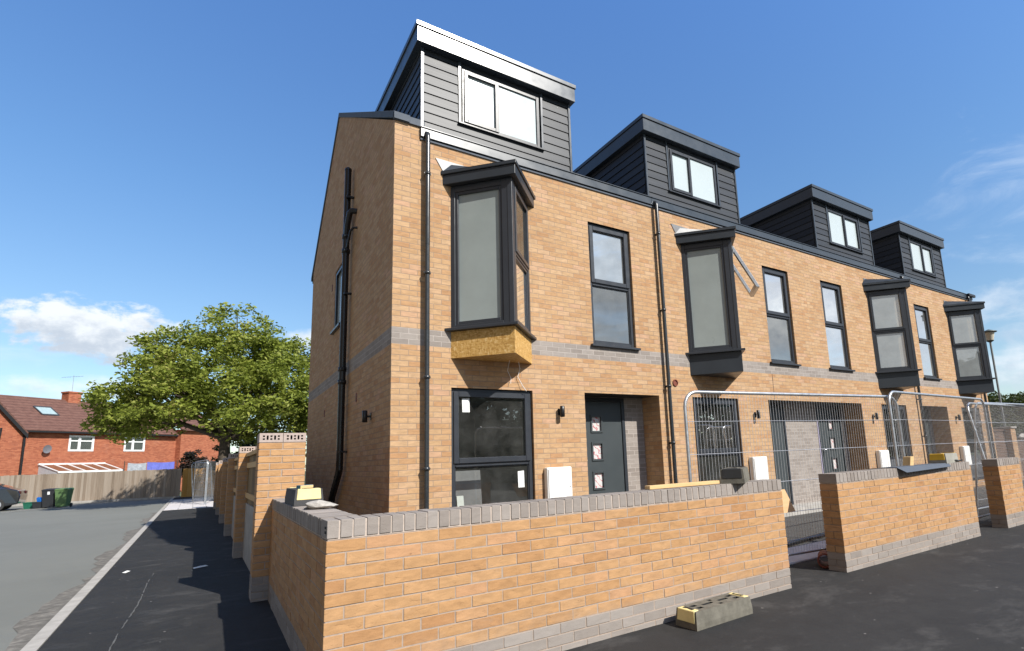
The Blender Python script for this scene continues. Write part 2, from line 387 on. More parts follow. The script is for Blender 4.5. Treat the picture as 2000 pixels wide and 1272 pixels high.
# ------------------------------------------------------------------ world, sun, camera
SUN = Vector((.257, -.72, .656)).normalized()      # towards the sun, from the shadow of the first oriel
EXPO = 0.62
def build_world():
    w = bpy.data.worlds.new('World'); scene.world = w; w.use_nodes = True
    t = w.node_tree; t.nodes.clear()
    N = NT.__new__(NT); N.t = t; N.mat = None
    out = N.n('ShaderNodeOutputWorld'); bg = N.n('ShaderNodeBackground'); N.l(bg.outputs[0], out.inputs[0])
    sky = N.n('ShaderNodeTexSky'); sky.sky_type = 'NISHITA'; sky.sun_disc = False
    sky.sun_elevation = math.asin(SUN.z); sky.sun_rotation = math.atan2(SUN.x, SUN.y)
    sky.air_density = 1.0; sky.dust_density = .45; sky.ozone_density = 2.2; sky.altitude = 50
    S = .10
    d = N.coord('Generated')
    sp = N.n('ShaderNodeSeparateXYZ'); N.l(d, sp.inputs[0])
    az = N.math('MULTIPLY', N.math('ARCTAN2', sp.outputs[0], sp.outputs[1]), 57.29578)
    el = N.math('MULTIPLY', N.math('ARCSINE', sp.outputs[2]), 57.29578)
    tint = N.ramp(N.math('DIVIDE', el, 90, clamp=True), [(0,(S*.92,S*.96,S*.95)),(.12,(S*.92,S*1.0,S*1.0)),(.28,(S*.88,S*1.15,S*1.32)),(.5,(S*.90,S*1.30,S*1.72)),(.75,(S*.9,S*.95,S*1.0)),(1,(S*.9,S*.9,S*.9))])
    col = N.mix(1, sky.outputs[0], tint, 'MULTIPLY')
    cmb = N.n('ShaderNodeCombineXYZ'); N.l(az, cmb.inputs[0]); N.l(el, cmb.inputs[1])
    n1 = N.noise(N.mapping(cmb.outputs[0], (.24, .40, 1)), 1, 10, .62, .2)
    n2 = N.noise(N.mapping(cmb.outputs[0], (.09, .26, 1), (5,3,0)), 1, 7, .62, .6)
    n3 = N.noise(N.mapping(cmb.outputs[0], (.55, .75, 1), (2,8,0)), 1, 6, .6)
    def cloud(col, a0, e0, ra, re, noise, amp, thr, soft, opac, white, grey):
        u = N.math('DIVIDE', N.math('SUBTRACT', az, a0), ra); v = N.math('DIVIDE', N.math('SUBTRACT', el, e0), re)
        r2 = N.math('ADD', N.math('MULTIPLY', u, u), N.math('MULTIPLY', v, v))
        den = N.math('ADD', N.math('SUBTRACT', 1, r2), N.math('MULTIPLY', N.math('SUBTRACT', noise, .5), amp))
        m = N.math('MULTIPLY', N.rng(den, thr, thr+soft, 0, 1, True), opac)
        sh = N.rng(N.math('ADD', v, N.math('MULTIPLY', N.math('SUBTRACT', n3, .5), 3.0)), -.75, .55, 0, 1, True)
        return N.mix(m, col, N.mix(sh, grey, white))
    W, G = (.66,.69,.72), (.40,.45,.52)
    col = cloud(col, -25, 9, 26, 2.6, n2, 2.6, .55, 1.1, .5, (.60,.66,.72), (.45,.53,.62))
    col = cloud(col, -9, 6.9, 9, 1.5, n1, 2.2, .35, .9, .75, W, (.48,.55,.63))
    col = cloud(col, -8.6, 11.7, 7.0, 3.1, n1, 2.7, .30, .42, .97, (.64,.67,.70), (.40,.45,.52))
    col = cloud(col, 7.5, 12.2, 3.6, 1.4, n1, 1.8, .3, .7, .85, W, (.45,.50,.57))
    col = cloud(col, 79, 20, 14, 7.5, n2, 3.2, .4, 1.5, .6, (.62,.68,.75), (.55,.62,.72))
    col = cloud(col, 75, 10.5, 11, 3.4, n1, 2.6, .3, 1.2, .62, (.58,.63,.69), (.42,.48,.58))
    col = cloud(col, 75, 5.6, 12, 2.6, n1, 2.4, .25, 1.1, .75, (.60,.64,.69), (.44,.50,.58))
    # added unseen clouds: western veil dims and warms ambient, rest tone the window reflections
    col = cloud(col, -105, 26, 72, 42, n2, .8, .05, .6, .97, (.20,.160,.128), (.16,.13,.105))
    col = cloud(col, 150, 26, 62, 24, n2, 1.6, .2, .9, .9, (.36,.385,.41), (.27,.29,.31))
    # more clouds added out of view for the tones the panes reflect
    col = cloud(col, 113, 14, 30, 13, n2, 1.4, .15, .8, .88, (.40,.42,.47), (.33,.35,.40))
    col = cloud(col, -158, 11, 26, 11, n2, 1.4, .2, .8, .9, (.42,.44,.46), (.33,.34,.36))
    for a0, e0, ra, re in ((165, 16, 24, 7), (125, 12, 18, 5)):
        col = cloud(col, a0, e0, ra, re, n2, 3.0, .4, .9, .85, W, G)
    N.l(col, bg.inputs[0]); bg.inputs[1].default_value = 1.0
build_world()
sl = bpy.data.lights.new('sun', 'SUN'); sl.energy = 4.2; sl.angle = R(.53); sl.color = (1, .955, .88)
so = bpy.data.objects.new('sun', sl); COL.objects.link(so); so.rotation_euler = (-SUN).to_track_quat('-Z', 'Y').to_euler(); so.location = (4, -12, 14)

def build_camera():
    yaw, pitch, roll = .5948440, .1654941, -.0423245
    f = Vector((math.sin(yaw)*math.cos(pitch), math.cos(yaw)*math.cos(pitch), math.sin(pitch)))
    r = Vector((math.cos(yaw), -math.sin(yaw), 0)); u = r.cross(f)
    r2 = r*math.cos(roll) + u*math.sin(roll); u2 = -r*math.sin(roll) + u*math.cos(roll)
    cd = bpy.data.cameras.new('camera'); cd.sensor_width = 36; cd.lens = 1053.628/2000*36
    cd.shift_x = -125.734/2000; cd.shift_y = 82.903/2000; cd.clip_end = 3000; cd.clip_start = .05
    o = bpy.data.objects.new('camera', cd); COL.objects.link(o)
    m = Matrix((r2, u2, -f)).transposed().to_4x4(); m.translation = Vector((-1.87242, -7.06177, 1.35577)); o.matrix_world = m
    scene.camera = o
build_camera()
vs = scene.view_settings; vs.view_transform = 'Standard'; vs.look = 'None'; vs.gamma = 1; vs.exposure = EXPO
scene.cycles.max_bounces = 8; scene.cycles.transparent_max_bounces = 24

# ------------------------------------------------------------------ ground
def kx(y): return -2.957 - .0187*(y + .7)          # kerb line, drifting left with distance
def sheet(name, pts, z, mat, label):
    m = MB(); m.poly([(p[0], p[1], z) for p in pts]); return tag(m.build(name, mat, recalc=False), label, kind='structure')
sheet('ground', [(-500,-300),(500,-300),(500,600),(-500,600)], -.12, simple('rough_grass', (.07,.085,.035), .95, var=.3, scale=.3), 'rough ground reaching the horizon')
sheet('road', [(-60,-60),(kx(-60)-.11,-60),(kx(37)-.11,37),(-60,60)], -.045, M['road'], 'worn grey tarmac side road')
m = MB(); m.poly([(kx(-60),-60,0),(60,-60,0),(60,30,0),(24,36,0),(kx(36.),36,0)])
tag(m.build('pavement', M['tarmac'], recalc=False), 'new black tarmac pavement around the houses', kind='structure')
m = MB()
y = -14.0
while y < 34:
    y2 = y + .905
    m.add([(kx(y)-.125,y,-.10),(kx(y)-.004,y,-.10),(kx(y2)-.004,y2,-.10),(kx(y2)-.125,y2,-.10),(kx(y)-.115,y,.006),(kx(y)-.004,y,.006),(kx(y2)-.004,y2,.006),(kx(y2)-.115,y2,.006)],
          [(4,5,6,7),(0,1,5,4),(1,2,6,5),(2,3,7,6),(3,0,4,7)])
    y = y2 + .008
tag(m.build('kerb', M['concrete']), 'flush concrete kerb between road and pavement', kind='structure')
# bare strip of dirt and grit along the kerb on the road side
m = MB(); ps = []; qs = []
yy = -14.0
while yy < 20:
    ps.append((kx(yy)-.128, yy, -.041)); qs.append((kx(yy)-.22-.14*rnd.random()-.10*math.sin(yy*1.3), yy, -.041)); yy += .35
for i in range(len(ps)-1): m.quad(ps[i], ps[i+1], qs[i+1], qs[i])
N_ = NT('gutter_grit'); c_ = N_.coord('Object')
N_.bsdf(N_.ramp(N_.noise(c_, 9, 6, .7), [(.3,(.10,.095,.085)),(.5,(.16,.15,.135)),(.65,(.24,.225,.20)),(.75,(.33,.30,.26))]), .95, normal=N_.bump(N_.noise(c_, 70, 3), .6, .006), spec=.15)
tag(m.build('road_dirt', N_.mat, recalc=False), 'gritty dirt washed up along the kerb', kind='structure')
# pale concrete apron at the far end of the pavement, laid as slabs
m = MB()
for i in range(7):
    for j in range(4):
        a = 20.2 + i*1.5; x0 = kx(a) + .01 + j*.47
        m.box(x0, x0+.455, a, a+1.47, -.05, .012 + .006*rnd.random())
tag(m.build('paving_slabs', M['pale_conc']), 'pale concrete slabs at the far end of the pavement', kind='structure')
# white line that marks the parking bays on the road
m = MB(); m.quad((-13.0,19.6,-.036),(-12.9,19.52,-.036),(-8.85,31.9,-.036),(-8.97,31.95,-.036)); tag(m.build('road_marking', simple('worn_road_paint', (.42,.41,.38), .8, var=.3, scale=8), recalc=False), 'worn white parking bay line', kind='structure')
# chalk line drawn along the pavement
m = MB(); px = None; yy = -2.2
while yy < 3.0:
    x = -2.458 + .012*math.sin(yy*2.1) + .008*rnd.random(); w = .006 + .008*rnd.random()
    if px and rnd.random() < .86: m.quad((px[0]-w/2, px[1], .004), (px[0]+w/2, px[1], .004), (x+w/2, yy, .004), (x-w/2, yy, .004))
    px = (x, yy); yy += .09
tag(m.build('chalk_line', simple('chalk', (.10,.10,.098), .9, var=.35, scale=20), recalc=False), 'broken chalk line along the pavement', kind='structure')
# concrete strip and gravelly path showing through the gap between the front walls
m = MB(); m.box(3.05, 6.6, -2.86, -2.22, -.05, .02); tag(m.build('concrete_strip', M['pale_conc'], bevel=.01), 'pale concrete strip inside the front wall', kind='structure')
sheet('forecourt', [(-.95,-2.2),(40,-2.2),(40,-.01),(-.95,-.01)], .008, M['gravel'], 'dusty grey forecourt in front of the houses')

# ------------------------------------------------------------------ the four houses
ZB0, ZB1, ZF, ZT = 2.943, 3.168, 5.965, 6.15
RIDGE_Y, RIDGE_Z, DEPTH = 4.36, 8.80, 7.34
HOLE_L = (.815, 2.09, .20, 2.385); HOLE_A = (3.266, 4.189, 3.205, 5.36); HOLE_BAY = (.90, 2.01, 3.23, 5.28)
REC_D = .46

def frame_rect(m, P, s0, s1, z0, z1, w, d0, d1, wb=None, wt=None, mat=0):
    """four members of a rectangular frame; P(s, z, d)"""
    wb = w if wb is None else wb; wt = w if wt is None else wt
    def bx(a0, a1, c0, c1):
        m.add([P(a0,c0,d0),P(a1,c0,d0),P(a1,c0,d1),P(a0,c0,d1),P(a0,c1,d0),P(a1,c1,d0),P(a1,c1,d1),P(a0,c1,d1)],
              [(0,3,2,1),(4,5,6,7),(0,1,5,4),(1,2,6,5),(2,3,7,6),(3,0,4,7)], mat)
    bx(s0, s0+w, z0, z1); bx(s1-w, s1, z0, z1); bx(s0+w, s1-w, z0, z0+wb); bx(s0+w, s1-w, z1-wt, z1)
def pane(P, s0, s1, z0, z1, d, name, mat, parent, tf):
    m = MB(tf); m.quad(P(s0,z0,d), P(s1,z0,d), P(s1,z1,d), P(s0,z1,d)); return m.build(name, mat, parent)
FP = lambda x, z, d: (x, d, z)

def upright_window(hs, tf, hole, zt, glass, sill=True, name='window', sticker=False):
    """tall window: opening sash above a transom, fixed light below"""
    s0, s1, z0, z1 = hole
    m = MB(tf)
    frame_rect(m, FP, s0+.004, s1-.004, z0+.004, z1-.004, .062, .045, .115)
    frame_rect(m, FP, s0+.066, s1-.066, zt-.03, zt+.03, .01, .045, .115, .028, .028)
    frame_rect(m, FP, s0+.045, s1-.045, zt+.018, z1-.045, .075, .028, .046)      # sash face, proud
    frame_rect(m, FP, s0+.105, s1-.105, zt+.075, z1-.105, .014, .046, .075)
    frame_rect(m, FP, s0+.066, s1-.066, z0+.066, zt-.028, .016, .060, .090)
    w = m.build(name, M['upvc'], hs, bevel=.006)
    p1 = pane(FP, s0+.10, s1-.10, zt+.07, z1-.10, .078, 'pane', glass, w, tf)
    p2 = pane(FP, s0+.065, s1-.065, z0+.065, zt-.03, .080, 'pane', glass, w, tf)
    if sill:
        m = MB(tf); m.add([(s0-.055,-.06,z0-.045),(s1+.055,-.06,z0-.045),(s1+.055,.05,z0-.045),(s0-.055,.05,z0-.045),(s0-.055,-.06,z0-.008),(s1+.055,-.06,z0-.008),(s1+.055,.05,z0+.004),(s0-.055,.05,z0+.004)],
              [(0,3,2,1),(4,5,6,7),(0,1,5,4),(1,2,6,5),(2,3,7,6),(3,0,4,7)]); m.build('sill', M['upvc'], w, bevel=.004)
    if sticker:
        for a, b, c, d in ((s0+.19, s0+.30, z1-.33, z1-.13), (s1-.235, s1-.135, zt-.36, zt-.12)):
            m = MB(tf); m.quad((a,.076,c),(b,.076,c),(b-.004,.076,d),(a-.006,.076,d-.008)); m.build('paper_label', M['paper'], w)
    return w

def bay(hs, tf, osb, sash_open, flash_mat, long_film):
    """triangular oriel: corner at (1.455, -.70)"""
    xc, half, pr = 1.4535, .6425, .70
    ang = math.atan2(pr, half); L = math.hypot(half, pr)
    c, s = math.cos(ang), math.sin(ang)
    # left face runs wall -> corner, right face corner -> wall; d grows inwards
    PL = lambda a, z, d: (xc-half + c*a + s*d, -s*a + c*d, z)
    PR = lambda a, z, d: (xc + c*a - s*d, -pr + s*a + c*d, z)
    tri = lambda o, y=0.0: [(xc-half-o*1.55, y), (xc, -pr-o*1.42), (xc+half+o*1.55, y)]
    z0, z1, zt = 3.215, 5.345, 4.27
    m = MB(tf)
    for P, gl in ((PL, (.115, .745)), (PR, (.205, .835))):
        j0, j1 = gl[0]-.045, gl[1]+.045
        def bx(a0, a1, c0, c1, d0=0, d1=.07):
            m.add([P(a0,c0,d0),P(a1,c0,d0),P(a1,c0,d1),P(a0,c0,d1),P(a0,c1,d0),P(a1,c1,d0),P(a1,c1,d1),P(a0,c1,d1)],
                  [(0,3,2,1),(4,5,6,7),(0,1,5,4),(1,2,6,5),(2,3,7,6),(3,0,4,7)])
        bx(0, j0, z0, z1); bx(j1, L, z0, z1); bx(j0, j1, z0, z0+.05); bx(j0, j1, z1-.09, z1)
        if P is PL and long_film:
            frame_rect(m, P, j0, j1, z0+.05, z1-.09, .045, .012, .06)
        else:
            bx(j0, j1, zt-.03, zt+.03)
            frame_rect(m, P, j0, j1, z0+.05, zt-.03, .045, .012, .06)
            if not (sash_open and P is PR): frame_rect(m, P, j0-.02, j1+.02, zt+.012, z1-.072, .06, -.016, .03)
            else: frame_rect(m, P, j0, j1, zt+.03, z1-.09, .02, .012, .06)
    b = m.build('bay_window', M['upvc'], hs, bevel=.005)
    fm = M['film']
    if long_film:
        pane(PL, .11, .75, z0+.09, z1-.13, .04, 'obscured_pane', fm, b, tf)
    else:
        pane(PL, .11, .75, z0+.09, zt-.07, .04, 'pane', M['glass_milky'], b, tf); pane(PL, .11, .75, zt+.06, z1-.13, .03, 'pane', M['glass_milky'], b, tf)
    gr = M['glass'] if long_film else M['glass_milky']
    pane(PR, .20, .84, z0+.09, zt-.07, .04, 'pane', gr, b, tf)
    if not sash_open:
        pane(PR, .20, .84, zt+.06, z1-.13, .02, 'pane', gr, b, tf)
    else:
        th = R(26); H = .95
        PS = lambda a, h, d: PR(a, z1-.085 - h*math.cos(th) - d*math.sin(th)*0, -.02 - h*math.sin(th) + d)
        m = MB(tf); frame_rect(m, PS, .155, .845, 0, H, .075, -.03, .03)
        m.tube([PS(.15,.06,.0), PR(.15, z1-.42, .0)], .008, 6); m.tube([PS(.85,.3,.0), PR(.85, z1-.55, .0)], .008, 6)
        sh = m.build('open_sash', M['galv'] , b, bevel=.004); sh['label'] = 'top hung sash propped wide open'
        # glass of the open sash lies in its frame
    # plastered lining of the oriel, seen through its panes
    m = MB(tf)
    m.wall(lambda x, z, d: (x, -.004+d, z), xc-half+.03, xc+half-.03, 3.22, 5.34, [(.90, 2.01, 3.23, 5.28)], depth=.145)
    inn = [(xc-half+.09, -.005), (xc, -pr+.10), (xc+half-.09, -.005)]
    for z in (3.218, 5.335): m.poly([(p[0], p[1], z) for p in inn])
    m.build('bay_lining', M['plaster_white'], b)
    # roof of the oriel
    m = MB(tf)
    m.prism(tri(.078), 5.352, 5.50); m.prism(tri(.098), 5.503, 5.555)
    t0 = tri(.098); n = [(p[0], p[1], 5.555) for p in t0]; top = [(xc-half-.02, 0, 5.70), (xc, -.22, 5.70), (xc+half+.02, 0, 5.70)]
    m.add([*n, *top], [(0,1,4,3),(1,2,5,4),(3,4,5),(0,2,5,3)])
    m.build('bay_roof', M['anthracite'], b, bevel=.006)
    m = MB(tf); m.extrude([(xc-half-.225,-.002,5.745),(xc-half-.12,-.002,5.575),(xc-half+.05,-.002,5.575),(xc+half-.05,-.002,5.575),(xc+half+.05,-.002,5.575),(xc+half+.06,-.002,5.72)], (0,-.010,0)); m.build('flashing', flash_mat, b)
    # sill plate and base box
    m = MB(tf); m.prism(tri(.062), 3.172, 3.212); m.build('sill', M['upvc'], b, bevel=.004)
    m = MB(tf); m.prism(tri(.0, -.001), 2.79, 3.170)
    bp = m.build('base_panel', M['osb'] if osb else M['anthracite'], b, bevel=.003)
    if osb: bp['label'] = 'bare chipboard base panel'
    return b

def door(hs, tf, s0, s1, zb, hinge_right=True, plastic=False):
    y = REC_D
    m = MB(tf); PD = lambda x, z, d: (x, y+d, z)
    frame_rect(m, PD, s0, s1, zb, 2.375, .065, -.012, .08, wb=.03)
    fr = m.build('door', M['anthracite'], hs, bevel=.004)
    a, b = s0+.07, s1-.07
    zs = [(zb+.675, zb+.93), (zb+1.155, zb+1.41), (zb+1.64, zb+1.895)]; zs = [(.845,1.095),(1.325,1.585),(1.80,2.04)]
    cx = a + (b-a)*.44; gw = .095
    m = MB(tf); m.wall(lambda x, z, d: (x, y+.012+d, z), a, b, zb+.035, 2.305, [(cx-gw, cx+gw, q0, q1) for q0, q1 in zs], depth=.03)
    for q0, q1 in zs: frame_rect(m, PD, cx-gw-.03, cx+gw+.03, q0-.03, q1+.03, .032, -.004, .0115)
    lf = m.build('door_leaf', simple('door_grey', (.048,.058,.062), .42, var=.05, scale=2), fr, bevel=.002)
    for q0, q1 in zs: pane(PD, cx-gw, cx+gw, q0, q1, .035, 'door_glazing', M['sticker'], fr, tf)
    hx = a+.05 if hinge_right else b-.05; sg = 1 if hinge_right else -1
    m = MB(tf); m.box(hx-.014, hx+.014, y-.004, y+.012, 1.14, 1.36); m.tube([(hx, y+.008, 1.31), (hx, y-.045, 1.31), (hx+sg*.115, y-.05, 1.31)], .010, 8)
    m.build('handle', M['chrome'], fr)
    if plastic:
        m = MB(tf); m.box(s1-.012, s1+.014, y-.016, y-.013, zb, 1.98); m.build('protective_film', simple('lilac_film', (.42,.38,.50), .35), fr)
    return fr

def dormer(hs, tfw, x0, x1, wx0, wx1, mull, sash_left, bright):
    yb = 2.6; top = 7.452; zb = 5.962; bh = .1555; wz0, wz1 = 6.430, 7.364
    m = MB(tfw)
    k = 0
    def board(P, a0, a1, z0, z1):
        if a1-a0 < .03: return
        m.add([P(a0,z0,-.020),P(a1,z0,-.020),P(a1,z1,-.006),P(a0,z1,-.006),P(a0,z0,0),P(a1,z0,0)], [(0,1,2,3),(0,4,5,1)])
    fp = lambda a, z, d: (a, d, z)
    sl = lambda a, z, d: (x0+d, a, z); sr = lambda a, z, d: (x1-d, a, z)
    z = zb
    roof = lambda yy: 6.15 + .63*yy
    while z < top-.01:
        z2 = min(z+bh, top); mid = (z+z2)/2
        segs = [(x0+.028, x1-.028)]
        if wz0-.02 < mid < wz1+.01: segs = [(x0+.028, wx0-.03), (wx1+.03, x1-.028)]
        for a, b in segs: board(fp, a, b, z+.002, z2-.003)
        yend = max(.1, (z-6.05)/.63)
        board(sl, .02, yend, z+.002, z2-.003); board(sr, .02, yend, z+.002, z2-.003)
        z = z2
    m.quad((x0+.01,.001,zb),(wx0-.03,.001,zb),(wx0-.03,.001,top),(x0+.01,.001,top)); m.quad((wx1+.03,.001,zb),(x1-.01,.001,zb),(x1-.01,.001,top),(wx1+.03,.001,top)); m.quad((wx0-.03,.001,zb),(wx1+.03,.001,zb),(wx1+.03,.001,wz0-.001),(wx0-.03,.001,wz0-.001)); m.quad((wx0-.03,.001,wz1),(wx1+.03,.001,wz1),(wx1+.03,.001,top),(wx0-.03,.001,top))
    m.poly([(x0+.004,.0,zb),(x0+.004,2.1,7.45),(x0+.004,0,7.45)]); m.poly([(x1-.004,.0,zb),(x1-.004,2.1,7.45),(x1-.004,0,7.45)])
    d = m.build('dormer', M['clad'], hs)
    # corner and window trims
    for a, b in ((x0-.012, x0+.030), (x1-.030, x1+.012), (wx0-.062, wx0-.022), (wx1+.022, wx1+.062)):
        m = MB(tfw); m.box(a, b, -.032, .0, (6.14 if a < x0+.1 or a > x1-.1 else wz0), top-.002); m.build('corner_trim', M['fascia'], d, bevel=.003)
    # flat roof with deep fascia
    m = MB(tfw)
    m.box(x0-.10, x1+.06, -.13, yb, 7.455, 7.70); m.box(x0-.118, x1+.078, -.150, yb, 7.703, 7.775)
    r = m.build('dormer_roof', M['fascia'], d, bevel=.004)
    # window
    m = MB(tfw)
    frame_rect(m, FP, wx0, wx1, wz0, wz1, .055, -.018, .05); m.box(mull-.03, mull+.03, -.016, .05, wz0+.055, wz1-.055)
    sa = (wx0+.03, mull+.012) if sash_left else (mull-.012, wx1-.03)
    frame_rect(m, FP, sa[0], sa[1], wz0+.03, wz1-.03, .058, -.038, -.016)
    w = m.build('window_frame', M['upvc'], d, bevel=.004)
    pane(FP, wx0+.05, mull-.025, wz0+.05, wz1-.05, .005, 'pane', M['blind'], d, tfw); pane(FP, mull+.025, wx1-.05, wz0+.05, wz1-.05, .006, 'pane', M['blind'], d, tfw)
    m = MB(tfw); m.box(wx0-.07, wx1+.07, -.055, .0, wz0-.028, wz0-.002); m.build('sill', M['upvc'], d, bevel=.003)
    return d

def downpipe(hs, tf, x, ztop, clips):
    m = MB(tf); y = -.085
    m.tube([(x,.02,ztop),(x,-.04,ztop+.005),(x,-.075,ztop-.02),(x,y,ztop-.07),(x,y,ztop-1.7)], .036, 12)
    m.tube([(x,y,ztop-1.7),(x,y,.02)], .034, 12)
    p = m.build('downpipe', M['pipe'], hs)
    for z in clips:
        m = MB(tf)
        m.lathe([(.034,-.022),(.043,-.022),(.043,.022),(.034,.022)], (x,y,z), 12); m.box(x-.05, x+.05, y-.006, y+.006, z-.010, z+.010); m.box(x-.016, x+.016, y+.03, -.0, z-.016, z+.016)
        m.build('pipe_clip', M['pipe'], p)
    return p

def wall_light(hs, tf, P):
    """up-and-down cylinder light; P(side, z, out)"""
    m = MB(tf)
    a, b = P(-.028, 2.02, 0), P(.028, 2.12, .012)
    m.box(min(a[0],b[0]), max(a[0],b[0]), min(a[1],b[1]), max(a[1],b[1]), 2.02, 2.12)
    a, b = P(-.016, 0, .01), P(.016, 0, .05)
    m.box(min(a[0],b[0]), max(a[0],b[0]), min(a[1],b[1]), max(a[1],b[1]), 2.055, 2.085)
    c = P(0, 0, .085)
    m.lathe([(0,1.985),(.028,1.985),(.037,1.992),(.037,2.148),(.028,2.155),(0,2.155)], (c[0], c[1], 0), 14)
    return m.build('wall_light', M['lamp'], hs)

def meter_box(hs, tf, x0, x1):
    m = MB(tf); m.box(x0, x1, -.20+.095, 0, .66, 1.235); b = m.build('meter_box', M['white'], hs, bevel=.018, seg=2)
    m = MB(tf); m.box(x0+.018, x1-.018, -.118, -.104, .68, 1.215); m.build('box_lid', M['white'], b, bevel=.012, seg=2)
    m = MB(tf); m.lathe([(0,-.004),(.012,-.004),(.012,.004),(0,.004)], (x1-.05,-.119,.95), 10); m.build('lock', M['chrome'], b)

def build_house(idx, label, xa, xb, off, sgn, rec, door_s, dpar, pipe_x, zclips, osb=False, sash_open=False, long_film=True, zbright=False, hatch=None, end=None):
    hs = thing('terraced_house', label, 'house', (xa, 0, 0), 0, 'terraced houses in the new row')
    W2 = lambda p: (sgn*p[0] + off - xa, p[1], p[2])                 # design -> this house
    TW = lambda p: (p[0] - xa, p[1], p[2])                          # world -> this house
    la, lb = sorted((sgn*(xa-off), sgn*(xb-off)))                    # house limits in design x
    recL, recR = rec
    m = MB(W2)
    holes = [HOLE_L+(.12,), HOLE_A+(.12,), HOLE_BAY+(.12,), (recL, recR, .0, 2.386, REC_D)]
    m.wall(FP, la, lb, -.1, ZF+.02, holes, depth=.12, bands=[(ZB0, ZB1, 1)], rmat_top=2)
    # back wall of the porch in grey brick, with the doorway
    main = m; m = MB(W2)
    m.wall(lambda x, z, d: (x, REC_D+d, z), recL, recR, .0, 2.386, [(door_s[0], door_s[1], .0, 2.375)], depth=.02, mat=1)
    m.build('porch_wall', [M['brick'], M['brick_grey']], hs)
    m = MB(W2); m.box(recL+.001, recR-.001, -.012, REC_D+.03, -.05, .15); m.build('doorstep', M['concrete'], hs)
    m = main
    if end == 'left':      # near gable
        g = lambda yy, z, d: (0, yy, z)
        wy0, wy1, wz0, wz1 = 3.45, 4.25, 4.02, 5.26
        roofz = lambda yy: 6.15+(RIDGE_Z-6.15)*yy/RIDGE_Y if yy <= RIDGE_Y else 6.2+(RIDGE_Z-6.2)*(DEPTH-yy)/(DEPTH-RIDGE_Y)
        m.wall(lambda yy, z, d: (d, yy, z), 0, DEPTH, -.1, 6.15, [(wy0, wy1, wz0, wz1)], depth=.10, bands=[(ZB0, ZB1, 1)])
        m.poly([(0,0,6.15),(0,DEPTH,6.15),(0,DEPTH,6.2),(0,RIDGE_Y,RIDGE_Z),(0,0,6.151)])
        m.quad((0,0,ZF+.02),(.40,0,ZF+.02),(.40,0,6.17),(0,0,6.17))
    if end == 'right':
        X = xb-off if sgn > 0 else off-xb
        m.poly([(X,0,-.1),(X,DEPTH,-.1),(X,DEPTH,6.2),(X,RIDGE_Y,RIDGE_Z),(X,0,6.15)])
    # courses of lintel brick stay in the sheet; soffit and threshold have their own materials
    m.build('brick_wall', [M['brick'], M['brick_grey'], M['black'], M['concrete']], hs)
    m = MB(W2); m.quad((la,DEPTH,-.1),(lb,DEPTH,-.1),(lb,DEPTH,6.2),(la,DEPTH,6.2)); m.build('rear_wall', M['brick'], hs)
    # rooms seen through the panes
    m = MB(W2)
    for z0, z1, a, b in ((.12, 2.60, la+.12, recL-.08), (2.85, 6.0, la+.12, lb-.12)):
        m.quad((a,4.2,z0),(b,4.2,z0),(b,4.2,z1),(a,4.2,z1),0); m.quad((a,.13,z0),(a,4.2,z0),(a,4.2,z1),(a,.13,z1),0); m.quad((b,.13,z0),(b,4.2,z0),(b,4.2,z1),(b,.13,z1),0)
        if z0 > 2: m.m[-3:] = [2, 2, 2]
        m.quad((a,.13,z0),(b,.13,z0),(b,4.2,z0),(a,4.2,z0),1); m.quad((a,.13,z1),(b,.13,z1),(b,4.2,z1),(a,4.2,z1),2)
    m.quad((2.75,.13,2.85),(2.75,2.6,2.85),(2.75,2.6,6.0),(2.75,.13,6.0),2)
    m.build('room', [M['plaster'], M['screed'], M['plaster_white']], hs)
    # roof slopes
    m = MB(TW); e0 = xa+(.01 if end == 'left' else 0); e1 = xb+(.03 if end == 'right' else 0)
    m.extrude([(e0,.02,6.16),(e0,RIDGE_Y,RIDGE_Z+.02),(e0,DEPTH+.22,6.10),(e0,DEPTH+.22,6.02),(e0,RIDGE_Y,RIDGE_Z-.06),(e0,.02,6.08)], (e1-e0,0,0))
    m.build('roof', M['slate'], hs)
    # eaves fascia and the thin drip under it
    m = MB(TW); a = xa+(.36 if end == 'left' else .0); b = xb
    m.box(a, b-.002, -.045, .03, ZF+.038, ZT-.012); m.box(a, b-.002, -.060, .0, ZT-.010, ZT+.006)
    f = m.build('fascia', M['fascia'], hs, bevel=.003)
    m = MB(TW); m.box(a, b-.002, -.022, .0, ZF-.004, ZF+.024); m.build('drip_trim', M['capping'], f)
    upright_window(hs, W2, HOLE_L, 1.33, M['glass'], sill=False, sticker=(idx == 0))
    upright_window(hs, W2, HOLE_A, 4.27, M['glass_up'])
    bay(hs, W2, osb, sash_open, M['zinc'] if idx == 0 else M['lead'], long_film)
    door(hs, W2, door_s[0], door_s[1], .155, hinge_right=(idx < 2 or idx == 3), plastic=(idx == 2))
    dormer(hs, TW, *dpar, zbright)
    downpipe(hs, W2, pipe_x, 6.06, zclips)
    wall_light(hs, W2, lambda a, z, o: (2.556+a, -o, z))
    meter_box(hs, W2, 2.24, 2.675)
    m = MB(W2)
    m.lathe([(0,0),(.058,0),(.058,.012),(.046,.012),(.046,.002)], (0,0,0), 18)
    return hs, W2, TW

